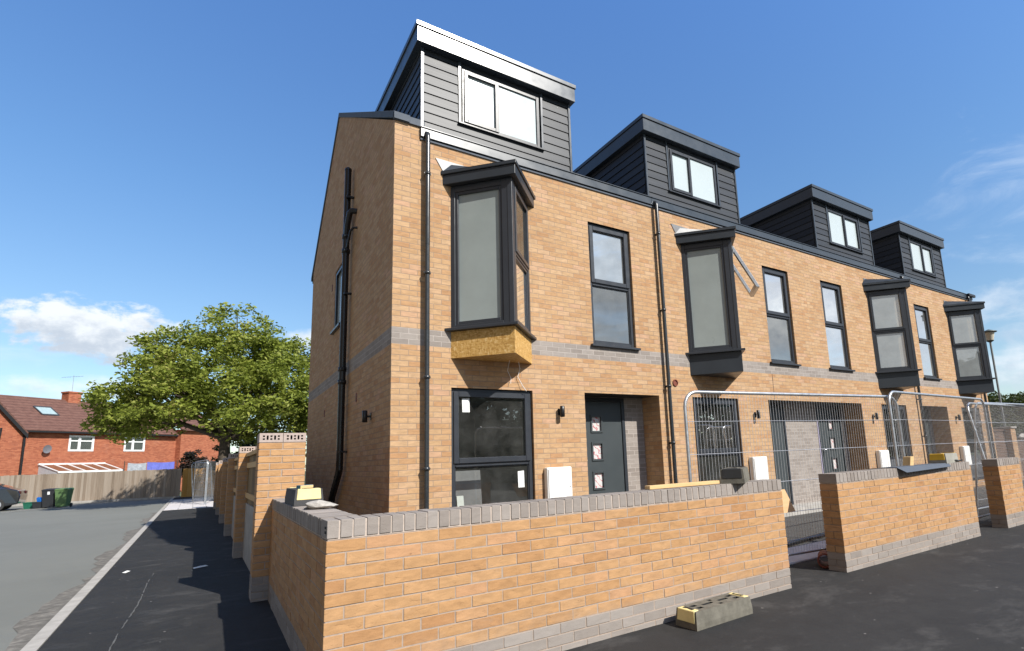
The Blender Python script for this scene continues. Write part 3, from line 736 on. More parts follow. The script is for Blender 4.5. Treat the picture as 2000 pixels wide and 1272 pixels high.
h1, W1, T1 = build_house(0, 'corner terraced house with brick gable, soil pipe and bare chipboard oriel base', 0, 4.74, 0, 1, (3.041, 4.643), (3.09, 4.205),
    (.37, 2.97, 1.0, 2.36, 1.594, True), .445, (5.42, 3.95, 2.5, 1.3), osb=True, end='left')
h2, W2_, T2 = build_house(1, 'second terraced house from the corner, with its oriel sash propped open', 4.74, 9.48, 4.655, 1, (3.024, 4.825), (3.07, 4.175),
    (4.685, 7.29, 5.305, 6.66, 5.885, True), .165, (5.42, 3.95, 2.55, 1.55), sash_open=True)
h3, W3_, T3 = build_house(2, 'third terraced house from the corner, sharing the wide double porch on its left', 9.48, 14.22, 14.305, -1, (3.024, 4.825), (3.215, 4.255),
    (10.14, 12.80, 10.80, 12.22, 11.51, False), .165, (5.42, 3.95, 2.55, 1.55), long_film=False)
h4, W4_, T4 = build_house(3, 'far end terraced house beside the street lamp', 14.22, 18.96, 18.96, -1, (3.041, 4.643), (3.20, 4.24),
    (14.45, 17.10, 15.08, 16.45, 15.77, False), .445, (5.42, 3.95, 2.5, 1.3), long_film=False, end='right')

m = MB(T1); m.tube([(1.80,-.12,2.80),(1.86,-.05,2.70),(1.83,-.03,2.58),(1.90,-.05,2.44),(1.97,-.03,2.37)], .0045, 5); m.tube([(1.62,-.2,2.80),(1.66,-.04,2.66),(1.72,-.03,2.55),(1.70,-.05,2.47)], .0035, 5); m.build('loose_cable', M['white'], h1)
# extras of single houses
def round_on_wall(W, x, z, r, hs, name, mat):
    m = MB(W)
    n = 18; vs = []
    for rr, yy in ((r, 0), (r, -.02), (r*.78, -.02), (r*.78, -.004), (0, -.004)):
        vs += [(x+rr*math.cos(2*math.pi*k/n), yy, z+rr*math.sin(2*math.pi*k/n)) for k in range(n)]
    m.add(vs, [(i*n+k, i*n+(k+1)%n, (i+1)*n+(k+1)%n, (i+1)*n+k) for i in range(4) for k in range(n)], 0, False)
    return m.build(name, mat, hs)
round_on_wall(T2, 5.055, 2.63, .062, h2, 'vent_outlet', M['terracotta'])
m = MB(T2); m.box(7.897, 7.905, -.003, 0, 2.40, ZB0); m.build('movement_joint', M['black'], h2)
# gable trims, soil pipe, lamp, air bricks, window of the near house
m = MB(T1)
def slope_bar(ya, za, yb, zb, h, x0, x1):
    m.extrude([(x0,ya,za),(x0,yb,zb),(x0,yb,zb-h),(x0,ya,za-h)], (x1-x0,0,0))
slope_bar(-.05, 6.262, RIDGE_Y, RIDGE_Z+.085, .105, -.022, .20)
slope_bar(RIDGE_Y, RIDGE_Z+.085, DEPTH+.22, 6.17, .10, -.022, .20)
m.box(-.022, .415, -.030, -.0, 6.155, 6.262)
m.build('verge_capping', M['capping'], h1, bevel=.003)
m = MB(T1); X = -.095
m.tube([(X,2.72,.02+1.30),(X,2.72,2.6),(X,2.72,6.66),(X,2.72,6.70)], .056, 14)
m.tube([(X,2.72,6.70),(X,2.72,6.735),(X,2.72,6.76)], [.062,.06,.03], 14)
m.tube([(X,2.72,1.36),(X,2.76,1.28),(X,3.30,.86),(X,3.37,.74),(X,3.38,.02)], .056, 14)
sp = m.build('soil_pipe', M['gutter'], h1)
for z in (5.15, 5.42, 3.02, 2.80):
    m = MB(T1); m.lathe([(.056,-.035),(.070,-.035),(.070,.035),(.056,.035)], (X,2.72,z), 14); m.tube([(X-.02,2.86,z),(X-.02,2.60,z)], .026, 8); m.build('pipe_collar', M['gutter'], sp)
for z in (6.15, 4.35, 1.62): m = MB(T1); m.box(X-.03, 0, 2.60, 2.66, z-.015, z+.015); m.build('pipe_bracket', M['gutter'], sp)
m = MB(T1); m.tube([(X,2.70,5.42),(X-.01,2.60,5.60),(X,2.47,5.78),(X+.02,2.40,5.79),(0,2.38,5.79)], .050, 12); m.build('branch_pipe', M['gutter'], sp)
m = MB(T1); m.tube([(X,2.66,5.16),(X,2.36,5.40),(X+.03,2.30,5.44),(0,2.29,5.45)], .021, 10); m.build('waste_pipe', M['gutter'], sp)
wall_light(h1, T1, lambda a, z, o: (-o, 1.03+a, z))
for y, z in ((2.02, 2.46), (4.97, 2.47), (4.55, 5.02)):
    m = MB(T1); m.box(-.006, 0, y-.035, y+.035, z-.07, z+.07)
    for q in range(4): m.box(-.008, -.0055, y-.025, y+.025, z-.058+q*.032, z-.044+q*.032, 1)
    m.build('air_brick', [M['terracotta'], M['black']], h1)
m = MB(T1); GP = lambda a, z, d: (d, a, z)
frame_rect(m, GP, 3.455, 4.245, 4.025, 5.255, .06, .02, .09); frame_rect(m, GP, 3.50, 4.20, 4.07, 5.21, .05, .005, .021)
gw = m.build('window', M['upvc'], h1, bevel=.005); pane(GP, 3.51, 4.19, 4.08, 5.20, .05, 'pane', M['blind'], gw, T1)
m = MB(T1); m.box(-.06, .03, 3.40, 4.30, 3.975, 4.018); m.build('sill', M['upvc'], gw)
# black gutter end at the far eaves
m = MB(T4); m.box(18.5, 18.99, -.13, -.062, 6.07, 6.16); m.build('gutter_end', M['gutter'], h4, bevel=.01)
# sheets of board left leaning inside the ground-floor room, seen through the window
def leaning_board(x, w, h, t, mat, label, tilt, y):
    th = thing('leaning_board', label, 'board', (x, y, .125), 0)
    m = MB(); a = R(tilt)
    m.extrude([(0,0,0),(w,.0,0),(w+h*math.sin(a)*-.35,h*math.sin(a),h*math.cos(a)),(h*math.sin(a)*-.35,h*math.sin(a),h*math.cos(a))], (0,t,0)); m.build('board', mat, th)
leaning_board(1.02, .42, 1.12, .05, simple('grey_board', (.20,.19,.20), .7, var=.15), 'tall grey board leaning inside the window of the corner house', 4, .35)
leaning_board(1.03, .10, .78, .04, M['white'], 'narrow white board leaning in front of the grey one inside the corner house', 6, .22)

# ------------------------------------------------------------------ boundary walls, brick by brick
def bricks(m, O, t, n, L, z0, rows, parity, mats, thick=.215, start=(0, 0), both=True, end_cross=(False, False), jit=.0016):
    """stretcher bond run; t along, n inwards; start = offset of first brick on even / odd rows"""
    bl, bh, jt, bd = .217, .067, .008, .1035
    for r in range(rows):
        z = z0 + r*.075; par = (r+parity) % 2; mat = mats(r)
        a = start[par]
        while a < L-.02:
            first = a == start[par]
            ln = bl
            if first and par == 1 and start[1] == 0: ln = bd
            b = min(a+ln, L)
            if L-b < .03: b = L
            cross = (b-a) < .15 and ((first and end_cross[0]) or (L-b < .02 and end_cross[1]))
            for side in ((0,) if cross or not both else (0, 1)):
                d0, d1 = (0, thick) if cross else ((0, bd) if side == 0 else (thick-bd, thick))
                j = [rnd.uniform(-jit, jit) for _ in range(5)]
                m.obox(O, t, n, a+j[0], b+j[1], d0+j[2]*1.4, d1+j[3]*1.4, z+.004, z+.004+bh+j[4]*.6, mat)
            a = b + jt
def coping(m, O, t, n, L, z0, thick=.215, mat=0, mm=1):
    a = 0.0
    k = int(round((L+.01)/.075)); pitch = (L+.01)/k
    for i in range(k):
        j = [rnd.uniform(-.0018, .0018) for _ in range(5)]
        m.obox(O, t, n, a+j[0], a+pitch-.010+j[1], -.001+j[2], thick+.001+j[3], z0, z0+.1035+j[4], mat)
        a += pitch
    m.obox(O, t, n, .006, L-.006, .005, thick-.005, z0-.010, z0+.0975, mm)

WY, WT = -3.532, .215
def row_mats(ng): return lambda r: 1 if r < ng else 0
# wall 1: front run and side return, one L-shaped wall
bw1 = thing('boundary_wall', 'long front garden wall at the near corner, turning back along the side pavement', 'wall', (-1.289, WY, 0), 0, 'front boundary walls')
m = MB(); Z0 = -.034; L1 = 4.265; LR = 3.405
bricks(m, (0,0,0), (1,0), (0,1), L1, Z0, 13, 0, row_mats(3), start=(0, .1125), end_cross=(False, True))
bricks(m, (0,0,0), (0,1), (1,0), LR, Z0, 13, 0, row_mats(3), start=(.1125, 0))
m.obox((0,0,0), (1,0), (0,1), .006, L1-.006, .0028, WT-.0028, -.06, .94, 2); m.obox((0,0,0), (0,1), (1,0), .006, LR-.006, .0028, WT-.0028, -.06, .94, 2)
w = m.build('brickwork', [M['brick_r'], M['grey_r'], M['mortar']], bw1, bevel=.0015)
m = MB(); coping(m, (0,0,0), (1,0), (0,1), L1, .951); coping(m, (0,WT+.010,0), (0,1), (1,0), LR-WT-.010, .951)
for zz in (.985, 1.012):      # cored end of the corner brick
    for q in (.030, .052): m.box(-.004, -.0005, q-.006, q+.006, zz-.008, zz+.008, 2)
m.build('coping', [M['grey_r'], M['mortar_pale'], M['black']], bw1, bevel=.003)
# walls 2 and 3
for x0, L, lab in ((3.970, 3.5, 'front garden wall between the two path gaps, dark metal offcut on top'), (8.50, .89, 'short length of front garden wall at the right edge')):
    bw = thing('boundary_wall', lab, 'wall', (x0, WY, 0), 0, 'front boundary walls')
    m = MB(); bricks(m, (0,0,0), (1,0), (0,1), L, -.027, 13, 1, row_mats(3), start=(0, 0), end_cross=(True, True))
    m.obox((0,0,0), (1,0), (0,1), .006, L-.006, .0028, WT-.0028, -.06, .947, 2); m.build('brickwork', [M['brick_r'], M['grey_r'], M['mortar']], bw, bevel=.0015)
    m = MB(); coping(m, (0,0,0), (1,0), (0,1), L, .958); m.build('coping', [M['grey_r'], M['mortar_pale']], bw, bevel=.003)

# piers with timber infill along the side pavement
PW, PD_ = .450, .33
def make_pier(label):
    p = thing('brick_pier', label, 'pier', (-1.444, -.122, 0), 0, 'brick piers along the side pavement'); p.scale = (1.035, 1, 1)
    m = MB()
    rows = 24
    for r in range(rows):
        z = -.056 + r*.075 + .005
        if z + .065 > 1.670: break
        mat = 1 if r < 4 else 0
        xs = [(0,.22),(.23,.45)] if r % 2 == 0 else [(0,.1025),(.1125,.3275),(.3375,.45)]
        for a, b in xs:
            j = [rnd.uniform(-.0018,.0018) for _ in range(4)]; m.box(a+j[0], b+j[1], j[2], PD_+j[3], z, z+.065, mat)
    m.box(.005, PW-.005, .005, PD_-.005, -.06, 1.668, 2)
    m.build('brickwork', [M['brick_r'], M['grey_r'], M['mortar']], p, bevel=.0015)
    m = MB()
    for x0 in (0, .2275):
        hl = []
        for k, cx in enumerate((.041, .076, .111, .146, .181)):
            if k % 2: hl.append((x0+cx-.009, x0+cx+.009, 1.700, 1.748))
            else: hl += [(x0+cx-.010, x0+cx+.010, 1.699, 1.717), (x0+cx-.010, x0+cx+.010, 1.731, 1.749)]
        for yy, sg in ((0, 1), (PD_, -1)):
            m.wall(lambda x, z, d, yy=yy, sg=sg: (x, yy+sg*d, z), x0, x0+.2225, 1.6725, 1.774, hl, depth=.09, rmat=1)
        m.quad((x0,0,1.774),(x0+.2225,0,1.774),(x0+.2225,PD_,1.774),(x0,PD_,1.774)); m.quad((x0,0,1.6725),(x0+.2225,0,1.6725),(x0+.2225,PD_,1.6725),(x0,PD_,1.6725))
        for xx in (x0, x0+.2225): m.quad((xx,0,1.6725),(xx,PD_,1.6725),(xx,PD_,1.774),(xx,0,1.774))
        m.box(x0+.003, x0+.2195, .09, PD_-.09, 1.675, 1.771, 1)
    m.build('cap_bricks', [simple('pale_cored_brick', (.42,.34,.30), .9, var=.12, scale=30, bump=.3), M['black']], p)
    return p
ys = [-.122, 3.53, 7.35, 11.1, 14.9, 18.6]
names = ['near brick pier of cored cap bricks, at the end of the front garden wall', 'second brick pier from the front garden wall', 'third brick pier from the front garden wall', 'fourth brick pier from the front garden wall', 'fifth brick pier from the front garden wall', 'farthest brick pier, beside the stacked mesh panels']
pxs = [-1.444 - .0142*(y+.12) for y in ys]
pier0 = make_pier(names[0])
for x, y, nm in list(zip(pxs, ys, names))[1:]: copy_thing(pier0, (x, y, 0), .0142, nm)
def make_infill(x, y, L, rz, label):
    t = thing('fence_infill', label, 'fence panel', (x, y, 0), rz, 'timber panels between the brick piers')
    m = MB(); m.box(.12, .20, 0, L, -.05, .86); m.build('base_block', M['concrete'], t)
    m = MB(); k = int(L/.125)
    for i in range(k): m.box(.13, .150+.008*(i % 2), i*L/k+.002, (i+1)*L/k-.002, .865, 1.60)
    m.build('boards', M['timber_dark'], t)
    m = MB(); m.box(.09, .19, 0, L, 1.605, 1.66); m.box(.105, .128, 0, L, .95, 1.03); m.box(.105, .128, 0, L, 1.42, 1.50); m.build('rail', M['timber'], t); return t
seps = ['near', 'second', 'third', 'fourth', 'fifth']
for i in range(5): make_infill(pxs[i]+.005, ys[i]+PD_+.003, ys[i+1]-ys[i]-PD_-.006, .0142, 'brown timber infill panel behind the %s brick pier of the side boundary' % seps[i])

# ------------------------------------------------------------------ things lying on the walls and pavement
def fence_foot(label, loc, rz, end_mat, faded=M['rubber'], ends=(True, True), tilt=0):
    """recycled rubber fence block: slots, stud holes, bright end caps"""
    t = thing('rubber_fence_block', label, 'fence block', loc, rz, 'rubber fence blocks'); t.rotation_euler = (0, tilt, rz)
    L, Wd, H = .69, .225, .135
    m = MB(); e = .055
    def ring(z, gx, gy): return [(-L/2+gx,-Wd/2+gy,z),(L/2-gx,-Wd/2+gy,z),(L/2-gx,Wd/2-gy,z),(-L/2+gx,Wd/2-gy,z)]
    # cored top: grid sheet with holes, tapered sides
    xs0, xs1, w0 = -L/2+.010, L/2-.010, Wd/2-.010
    holes = [(-.245,-.185,-.055,-.015),(-.245,-.185,.015,.055),(-.14,-.02,-.012,.022),(.05,.17,-.012,.022),(-.01,.03,.045,.075),(-.01,.03,-.075,-.045),(.20,.26,-.06,-.02),(.20,.26,.02,.06)]
    m.wall(lambda a, b, d: (a, b, H-d), xs0, xs1, -w0, w0, holes, depth=.07, rmat=1)
    for a, b, c, d in holes: m.quad((a,c,H-.07),(b,c,H-.07),(b,d,H-.07),(a,d,H-.07),1)
    b0 = ring(.0, 0, 0); b1 = ring(.045, 0, 0); tp = [(xs0,-w0,H),(xs1,-w0,H),(xs1,w0,H),(xs0,w0,H)]
    for A, B in ((b0, b1), (b1, tp)):
        for k in range(4): m.quad(A[k], A[(k+1)%4], B[(k+1)%4], B[k])
    m.poly(b0)
    m.build('block', [faded, M['rubber_dark']], t, bevel=.010, seg=2)
    for sg, on in ((-1, ends[0]), (1, ends[1])):
        if not on: continue
        m = MB(); x = sg*L/2
        a = [(x+sg*.004, -Wd/2+.018, .048), (x+sg*.004, Wd/2-.018, .048), (x-sg*.004, Wd/2-.024, H+.003), (x-sg*.004, -Wd/2+.024, H+.003)]
        bq = [(x-sg*.02, -Wd/2+.018, .048), (x-sg*.02, Wd/2-.018, .048), (x-sg*.065, Wd/2-.030, H+.005), (x-sg*.065, -Wd/2+.030, H+.005)]
        m.add(a+bq, [(0,1,2,3),(7,6,5,4),(3,2,6,7),(0,3,7,4),(1,5,6,2),(0,4,5,1)]); cap = m.build('end_cap', end_mat, t, bevel=.004)
        m = MB(); m.extrude([(x-sg*.010,-.045,H-.02),(x-sg*.010,.045,H-.02),(x-sg*.030,.05,H+.0075),(x-sg*.055,.05,H+.0075),(x-sg*.055,-.05,H+.0075),(x-sg*.030,-.05,H+.0075)], (sg*.003,0,.0015)); m.build('grip', M['rubber_dark'], cap)
    return t
fence_foot('grey rubber fence block with yellow end caps on the tarmac against the front wall', (1.655, -3.735, .001), R(2.0), M['yellow_old'])
fence_foot('rubber fence block with pale yellow end on the corner wall', (-1.165, -1.545, 1.056), R(90), M['yellow_old'], faded=simple('dark_grey_rubber', (.05,.05,.052), .8, var=.2, bump=.4))
fence_foot('weathered grey fence block at the far end of the long front wall, beside the plank', (2.52, -3.34, 1.056), R(35), M['rubber_dark'])
fence_foot('fence block with deep yellow end on the middle front wall, by the metal offcut', (7.02, -3.38, 1.064), R(10), M['yellow_deep'], faded=simple('pale_grey_rubber', (.28,.27,.23), .85, var=.15, bump=.3))
m = MB(); m.box(-.055, .055, -.035, .035, 0, .03); m.box(-.055, .055, -.038, -.035, .001, .028, 1)
o = tag(m.build('foam_block', [M['blockblue'], M['timber']], bevel=.002), 'small blue block lying on top of the fence block at the corner', 'block'); o.location = (-1.19, -1.80, 1.195); o.rotation_euler = (0,0,R(20))
# broken lump of mortar
def lump(name, label, cat, loc, size, mat, seed, rz=0):
    bm = bmesh.new(); bmesh.ops.create_icosphere(bm, subdivisions=3, radius=1); r = random.Random(seed)
    ph = [(Vector((r.uniform(-1,1), r.uniform(-1,1), r.uniform(-1,1))).normalized(), r.uniform(.45,.85)) for _ in range(9)]
    for v in bm.verts:
        for d, h in ph:
            k = v.co.dot(d)
            if k > h: v.co -= d*(k-h)*.9
        v.co *= 1 + r.uniform(-.03, .03)
        v.co.x *= size[0]; v.co.y *= size[1]; v.co.z *= size[2]
    zmin = min(v.co.z for v in bm.verts)
    for v in bm.verts: v.co.z -= zmin
    me = bpy.data.meshes.new(name); bm.to_mesh(me); bm.free(); me.materials.append(mat)
    o = bpy.data.objects.new(name, me); COL.objects.link(o); o.location = loc; o.rotation_euler = (0,0,rz); return tag(o, label, cat)
lump('mortar_lump', 'broken pale lump of mortar on the corner wall beside the fence block', 'rubble', (-1.15, -2.46, 1.055), (.125, .06, .036), M['stone'], 5, R(-25))
lump('mortar_lump', 'small pale crumb of mortar beside the broken lump', 'rubble', (-1.225, -2.36, 1.055), (.045, .035, .018), M['stone'], 9)
# plank on the long wall
m = MB(); m.box(0, 1.02, 0, .075, 0, .032); o = tag(m.build('timber_plank', M['timber'], bevel=.003), 'narrow sawn timber plank lying on the long front wall', 'plank'); o.location = (1.33, -3.395, 1.057); o.rotation_euler = (0,0,R(-3))
# folded metal offcut hanging over the front of the middle wall
m = MB()
pts_t = [(0,.17),(.06,.20),(1.30,.19),(1.56,.14),(1.52,.09),(1.545,.05),(1.50,.0),(0,.0)]
m.extrude([(x, y, .004) for x, y in pts_t], (0,0,.003))
m.extrude([(.0,.0,.004),(1.44,.0,.004),(1.41,-.045,-.03),(1.375,-.06,-.042),(.06,-.09,-.062)], (.0,-.002,.004))
o = tag(m.build('metal_offcut', M['capping']), 'folded dark grey metal offcut hanging over the middle front wall', 'metal sheet'); o.location = (5.33, -3.53, 1.064)
m = MB(); m.box(0, .32, 0, .05, .0, .006); o = tag(m.build('metal_strip', M['gutter']), 'thin black strip sticking out left of the metal offcut', 'metal strip'); o.location = (5.02, -3.36, 1.0635); o.rotation_euler = (0,0,R(-4))
m = MB(); m.extrude([(0,0,0),(.10,0,0),(.135,0,.125),(.045,0,.125)], (0,.10,0)); o = tag(m.build('wood_offcut', M['timber'], bevel=.003), 'short wood offcut standing on the middle front wall', 'wood block'); o.location = (5.92, -3.325-.1, 1.0635)
m = MB()
pp = [(0,0),(.1,.02),(.2,-.01),(.33,.03),(.45,.02)]
m.tube([(x, y, .012+.02*math.sin(x*9)**2) for x, y in pp], .011, 6); o = tag(m.build('black_strap', M['black']), 'black strap trailing off the end of the middle front wall', 'strap'); o.location = (7.0, -3.47, 1.064)
# clay drain pipe and black edging in the gap between the walls
t = thing('clay_pipe', 'short open clay drain pipe on the ground at the end of the middle wall', 'pipe', (3.99, -3.27, .084), R(-57))
m = MB(); n = 20; Lp = .30
vs = []
for rr, yy in ((.068, .0), (.082, .0), (.082, .07), (.075, .08), (.075, Lp), (.062, Lp), (.062, .02), (.068, .0)): vs += [(rr*math.cos(2*math.pi*k/n), yy, rr*math.sin(2*math.pi*k/n)) for k in range(n)]
m.add(vs, [(i*n+k, i*n+(k+1)%n, (i+1)*n+(k+1)%n, (i+1)*n+k) for i in range(7) for k in range(n)], 0, True); m.build('pipe_wall', M['terracotta'], t)
m = MB(); m.tube([(0,0,.032),(.9,.02,.032),(1.9,.10,.032),(2.8,.13,.032)], .032, 10); o = tag(m.build('black_pipe', M['gutter']), 'black plastic pipe lying along the concrete strip behind the gap', 'pipe'); o.location = (3.6, -2.30, .020); o.rotation_euler = (0,0,R(4))
# peach plywood offcut tied to the mesh panel at the end of the long wall
m = MB(); m.extrude([(0,0,0),(-.52,0,-.02),(-.66,0,.26),(-.145,0,.262)], (0,-.012,0)); o = tag(m.build('plywood_offcut', M['ply']), 'peach plywood offcut tied to the mesh panel behind the long wall end', 'board'); o.location = (3.935, -2.985, .627); o.rotation_euler = (0,0,R(-6.3))
# litter
for lx, ly, s, r_, lab in ((-1.92, 2.95, .10, .5, 'white paper scrap on the pavement in the shade of the side boundary'), (-2.80, 3.35, .07, 1.2, 'paper scrap on the sunlit pavement near the kerb')):
    m = MB(); m.add([(-s,-s*.35,.006),(s,-s*.25,.010),(s*.9,s*.3,.022),(-s*.8,s*.35,.012),(0,0,.026)], [(0,1,4),(1,2,4),(2,3,4),(3,0,4)]); o = tag(m.build('paper_scrap', M['paper']), lab, 'litter'); o.location = (lx, ly, 0); o.rotation_euler = (0,0,r_)

# ------------------------------------------------------------------ temporary mesh fence
def mesh_panel(label, A, B, H, lean=0.0, z=0.0, step=.046, wires=True):
    ax = math.atan2(B[1]-A[1], B[0]-A[0]); L = math.hypot(B[0]-A[0], B[1]-A[1])
    t = thing('mesh_fence_panel', label, 'fence panel', (A[0], A[1], z), 0, 'temporary steel mesh fence panels'); t.rotation_euler = (lean, 0, ax)
    m = MB(); r = .019; rad = .17
    top = [(0,0,0),(0,0,H-rad)]+[(rad-rad*math.cos(a), 0, H-rad+rad*math.sin(a)) for a in (R(20),R(40),R(60),R(80))]+[(rad+.02,0,H)]
    top += [(L-rad-.02,0,H)]+[(L-rad+rad*math.sin(a), 0, H-rad+rad*math.cos(a)) for a in (R(10),R(30),R(50),R(70))]+[(L,0,H-rad),(L,0,0)]
    m.tube(top, r, 10); m.tube([(0,0,.14),(L,0,.14)], r*.8, 8)
    m.build('tube_frame', M['galv'], t)
    m = MB()
    k = int(L/step)
    for i in range(1, k):
        x = i*L/k; ins = 0
        if x < rad: ins = rad-math.sqrt(max(0, rad*rad-(rad-x)**2))
        if x > L-rad: ins = rad-math.sqrt(max(0, rad*rad-(rad-L+x)**2))
        m.tube([(x,0,.14),(x,0,H-ins-.005)], .0019, 3, caps=False, smooth=False)
    zz = [.30,.62,.98,1.34,1.70]
    for q in zz:
        if q < H-.1: m.tube([(0,-.004,q),(L,-.004,q)], .0034, 4, caps=False, smooth=False)
    m.build('wire_mesh', M['wire'], t)
    return t
mesh_panel('mesh fence panel standing in the first path gap, in front of the double porch', (2.43,-2.80), (6.22,-3.22), 2.03)
mesh_panel('mesh fence panel behind the middle front wall', (5.90,-3.275), (9.60,-3.10), 2.09)
mesh_panel('rightmost mesh fence panel tilting back behind the short wall', (9.75,-2.66), (13.2,-2.78), 2.07, lean=R(7))
mesh_panel('mesh fence panel tilting forward, its left post just right of the middle wall', (9.18,-3.28), (12.7,-3.24), 2.05, lean=R(-8.5))
mesh_panel('far mesh panel standing upright at the end of the side pavement', (-2.02,22.7), (-2.52,26.1), 1.97, step=.09)
mesh_panel('far mesh panel leaning left, behind the upright one', (-2.52,26.2), (-1.72,27.3), 1.93, lean=R(-6), step=.09)
mesh_panel('far mesh panel nearest the last brick pier', (-1.98,22.8), (-1.66,26.2), 1.93, step=.09)

# ------------------------------------------------------------------ trees and hedges
def leaf_mesh(name, centers, per, spread, size, mat, parent, seed, flat=.65):
    g = np.random.default_rng(seed); n = len(centers)*per
    c = np.repeat(np.asarray(centers), per, axis=0)
    d = g.normal(size=(n,3)); d /= np.linalg.norm(d, axis=1)[:,None]; d *= (g.random(n)**.5)[:,None]*spread; d[:,2] *= flat
    p = c+d
    u = g.normal(size=(n,3)); u[:,2] *= .5; u /= np.linalg.norm(u, axis=1)[:,None]
    w = g.normal(size=(n,3)); w = np.cross(u, w); w /= np.linalg.norm(w, axis=1)[:,None]
    s = size*(.6+.8*g.random(n))[:,None]
    v = np.empty((n,4,3)); v[:,0] = p-u*s; v[:,1] = p-w*s*.45+u*s*.1; v[:,2] = p+u*s; v[:,3] = p+w*s*.45+u*s*.1
    me = bpy.data.meshes.new(name); me.vertices.add(n*4); me.loops.add(n*4); me.polygons.add(n)
    me.vertices.foreach_set('co', v.astype(np.float32).ravel()); me.loops.foreach_set('vertex_index', np.arange(n*4, dtype=np.int32))
    me.polygons.foreach_set('loop_start', np.arange(0, n*4, 4, dtype=np.int32)); me.polygons.foreach_set('loop_total', np.full(n, 4, dtype=np.int32))
    me.update(calc_edges=True); me.validate(); me.materials.append(mat)
    o = bpy.data.objects.new(name, me); COL.objects.link(o); o.parent = parent; return o
def tree(name, label, cat, loc, trunk_h, trunk_r, lobes, nclump, per, spread, size, mat, seed, group=None, drop=0):
    t = thing(name, label, cat, loc, 0, group); r = random.Random(seed); g = np.random.default_rng(seed)
    cs = []
    vol = np.array([l[3]*l[4]*l[5] for l in lobes]); pr = vol**.75/np.sum(vol**.75)
    while len(cs) < nclump:
        l = lobes[g.choice(len(lobes), p=pr)]
        d = g.normal(size=3); d /= np.linalg.norm(d); q = (.35+.65*g.random()**.45)*(1+.10*g.normal())
        cs.append((l[0]+d[0]*l[3]*q, l[1]+d[1]*l[4]*q, l[2]+d[2]*l[5]*q))
    m = MB()
    top = (r.uniform(-.3,.3), r.uniform(-.3,.3), trunk_h)
    m.tube([(0,0,-.1),(top[0]*.4,top[1]*.4,trunk_h*.5),top], [trunk_r*1.25, trunk_r, trunk_r*.8], 9)
    for l in lobes:
        e = Vector((l[0],l[1],l[2])); s = Vector(top)
        mid = (s+e)/2 + Vector((r.uniform(-.4,.4), r.uniform(-.4,.4), r.uniform(.1,.6)))
        m.tube([s, mid, e], [trunk_r*.6, trunk_r*.35, trunk_r*.15], 6)
        for k in range(5):
            q = r.choice(cs); 
            if (Vector(q)-e).length < max(l[3], l[5])*1.4: m.tube([mid.lerp(e, .5), (mid.lerp(e,.6)+Vector(q))/2+Vector((0,0,.2)), q], [trunk_r*.2, trunk_r*.12, .02], 5)
    m.build('trunk', M['bark'], t, uv=False)
    leaf_mesh('crown', cs, per, spread, size, mat, t, seed)
    return t
lobes = [(-.2,0,6.6,3.6,3.4,2.6),(-3.2,-.6,5.5,2.5,2.6,1.9),(-4.4,.0,4.6,1.4,1.8,1.2),(3.0,.2,6.4,2.9,2.8,2.2),(.3,.3,8.9,2.4,2.2,1.45),(-2.2,.5,7.7,2.1,2.1,1.3),(-2.2,-2.2,5.2,2.2,2.0,1.5),(2.0,-2.2,5.4,2.5,2.0,1.6),(4.4,-.5,5.0,2.0,2.0,1.5),(-3.9,-1.0,3.9,1.2,1.2,.7),(3.0,-.4,3.7,1.9,1.6,1.2),(.6,.6,3.6,1.5,1.3,.8),(4.6,.4,3.4,1.8,1.5,1.2),(.2,-2.6,4.2,1.8,1.5,.9),(2.6,.5,8.0,1.8,1.8,1.0)]
bt = tree('broadleaf_tree', 'large spreading bright green tree behind the side boundary', 'tree', (-1.33, 25.7, .05), 3.2, .30, lobes, 900, 66, .54, .108, M['leaf'], 11)
bt.scale = (.948, .948, .948)
tree('purple_shrub', 'dark purple-leaved shrub behind the far wooden fence', 'shrub', (-2.95, 37.6, 0), 1.0, .08, [(0,0,2.0,.75,.7,.9),(.4,0,1.6,.6,.6,.8)], 60, 60, .32, .09, M['leaf_dark'], 3)
tree('leafy_shrub', 'dark green shrub under the large tree, behind the brick piers', 'shrub', (-.2, 30.5, 0), 1.0, .1, [(0,0,1.9,1.9,1.2,1.3),(1.8,0,1.8,1.6,1.2,1.2)], 90, 60, .4, .11, M['leaf_hedge'], 4)

# trees across the front road, seen mirrored in the window panes
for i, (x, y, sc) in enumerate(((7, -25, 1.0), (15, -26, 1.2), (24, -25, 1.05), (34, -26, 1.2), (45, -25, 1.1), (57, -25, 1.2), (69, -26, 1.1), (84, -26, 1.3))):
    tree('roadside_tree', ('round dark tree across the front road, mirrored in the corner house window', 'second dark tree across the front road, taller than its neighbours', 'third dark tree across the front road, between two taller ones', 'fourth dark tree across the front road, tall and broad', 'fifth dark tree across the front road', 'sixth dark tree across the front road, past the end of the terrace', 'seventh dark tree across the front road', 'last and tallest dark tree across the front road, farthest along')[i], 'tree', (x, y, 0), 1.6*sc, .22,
         [(0,0,3.4*sc,4.2,2.5,2.8*sc),(-3.2,.3,2.2*sc,2.8,2.2,2.2*sc),(3.2,-.2,2.2*sc,3.0,2.2,2.2*sc),(.4,.2,5.6*sc,3.0,2.2,1.7*sc),(0,.4,1.2,4.6,1.5,1.4)], 230, 42, .9, .30, M['leaf_back'], 40+i, 'trees across the front road')
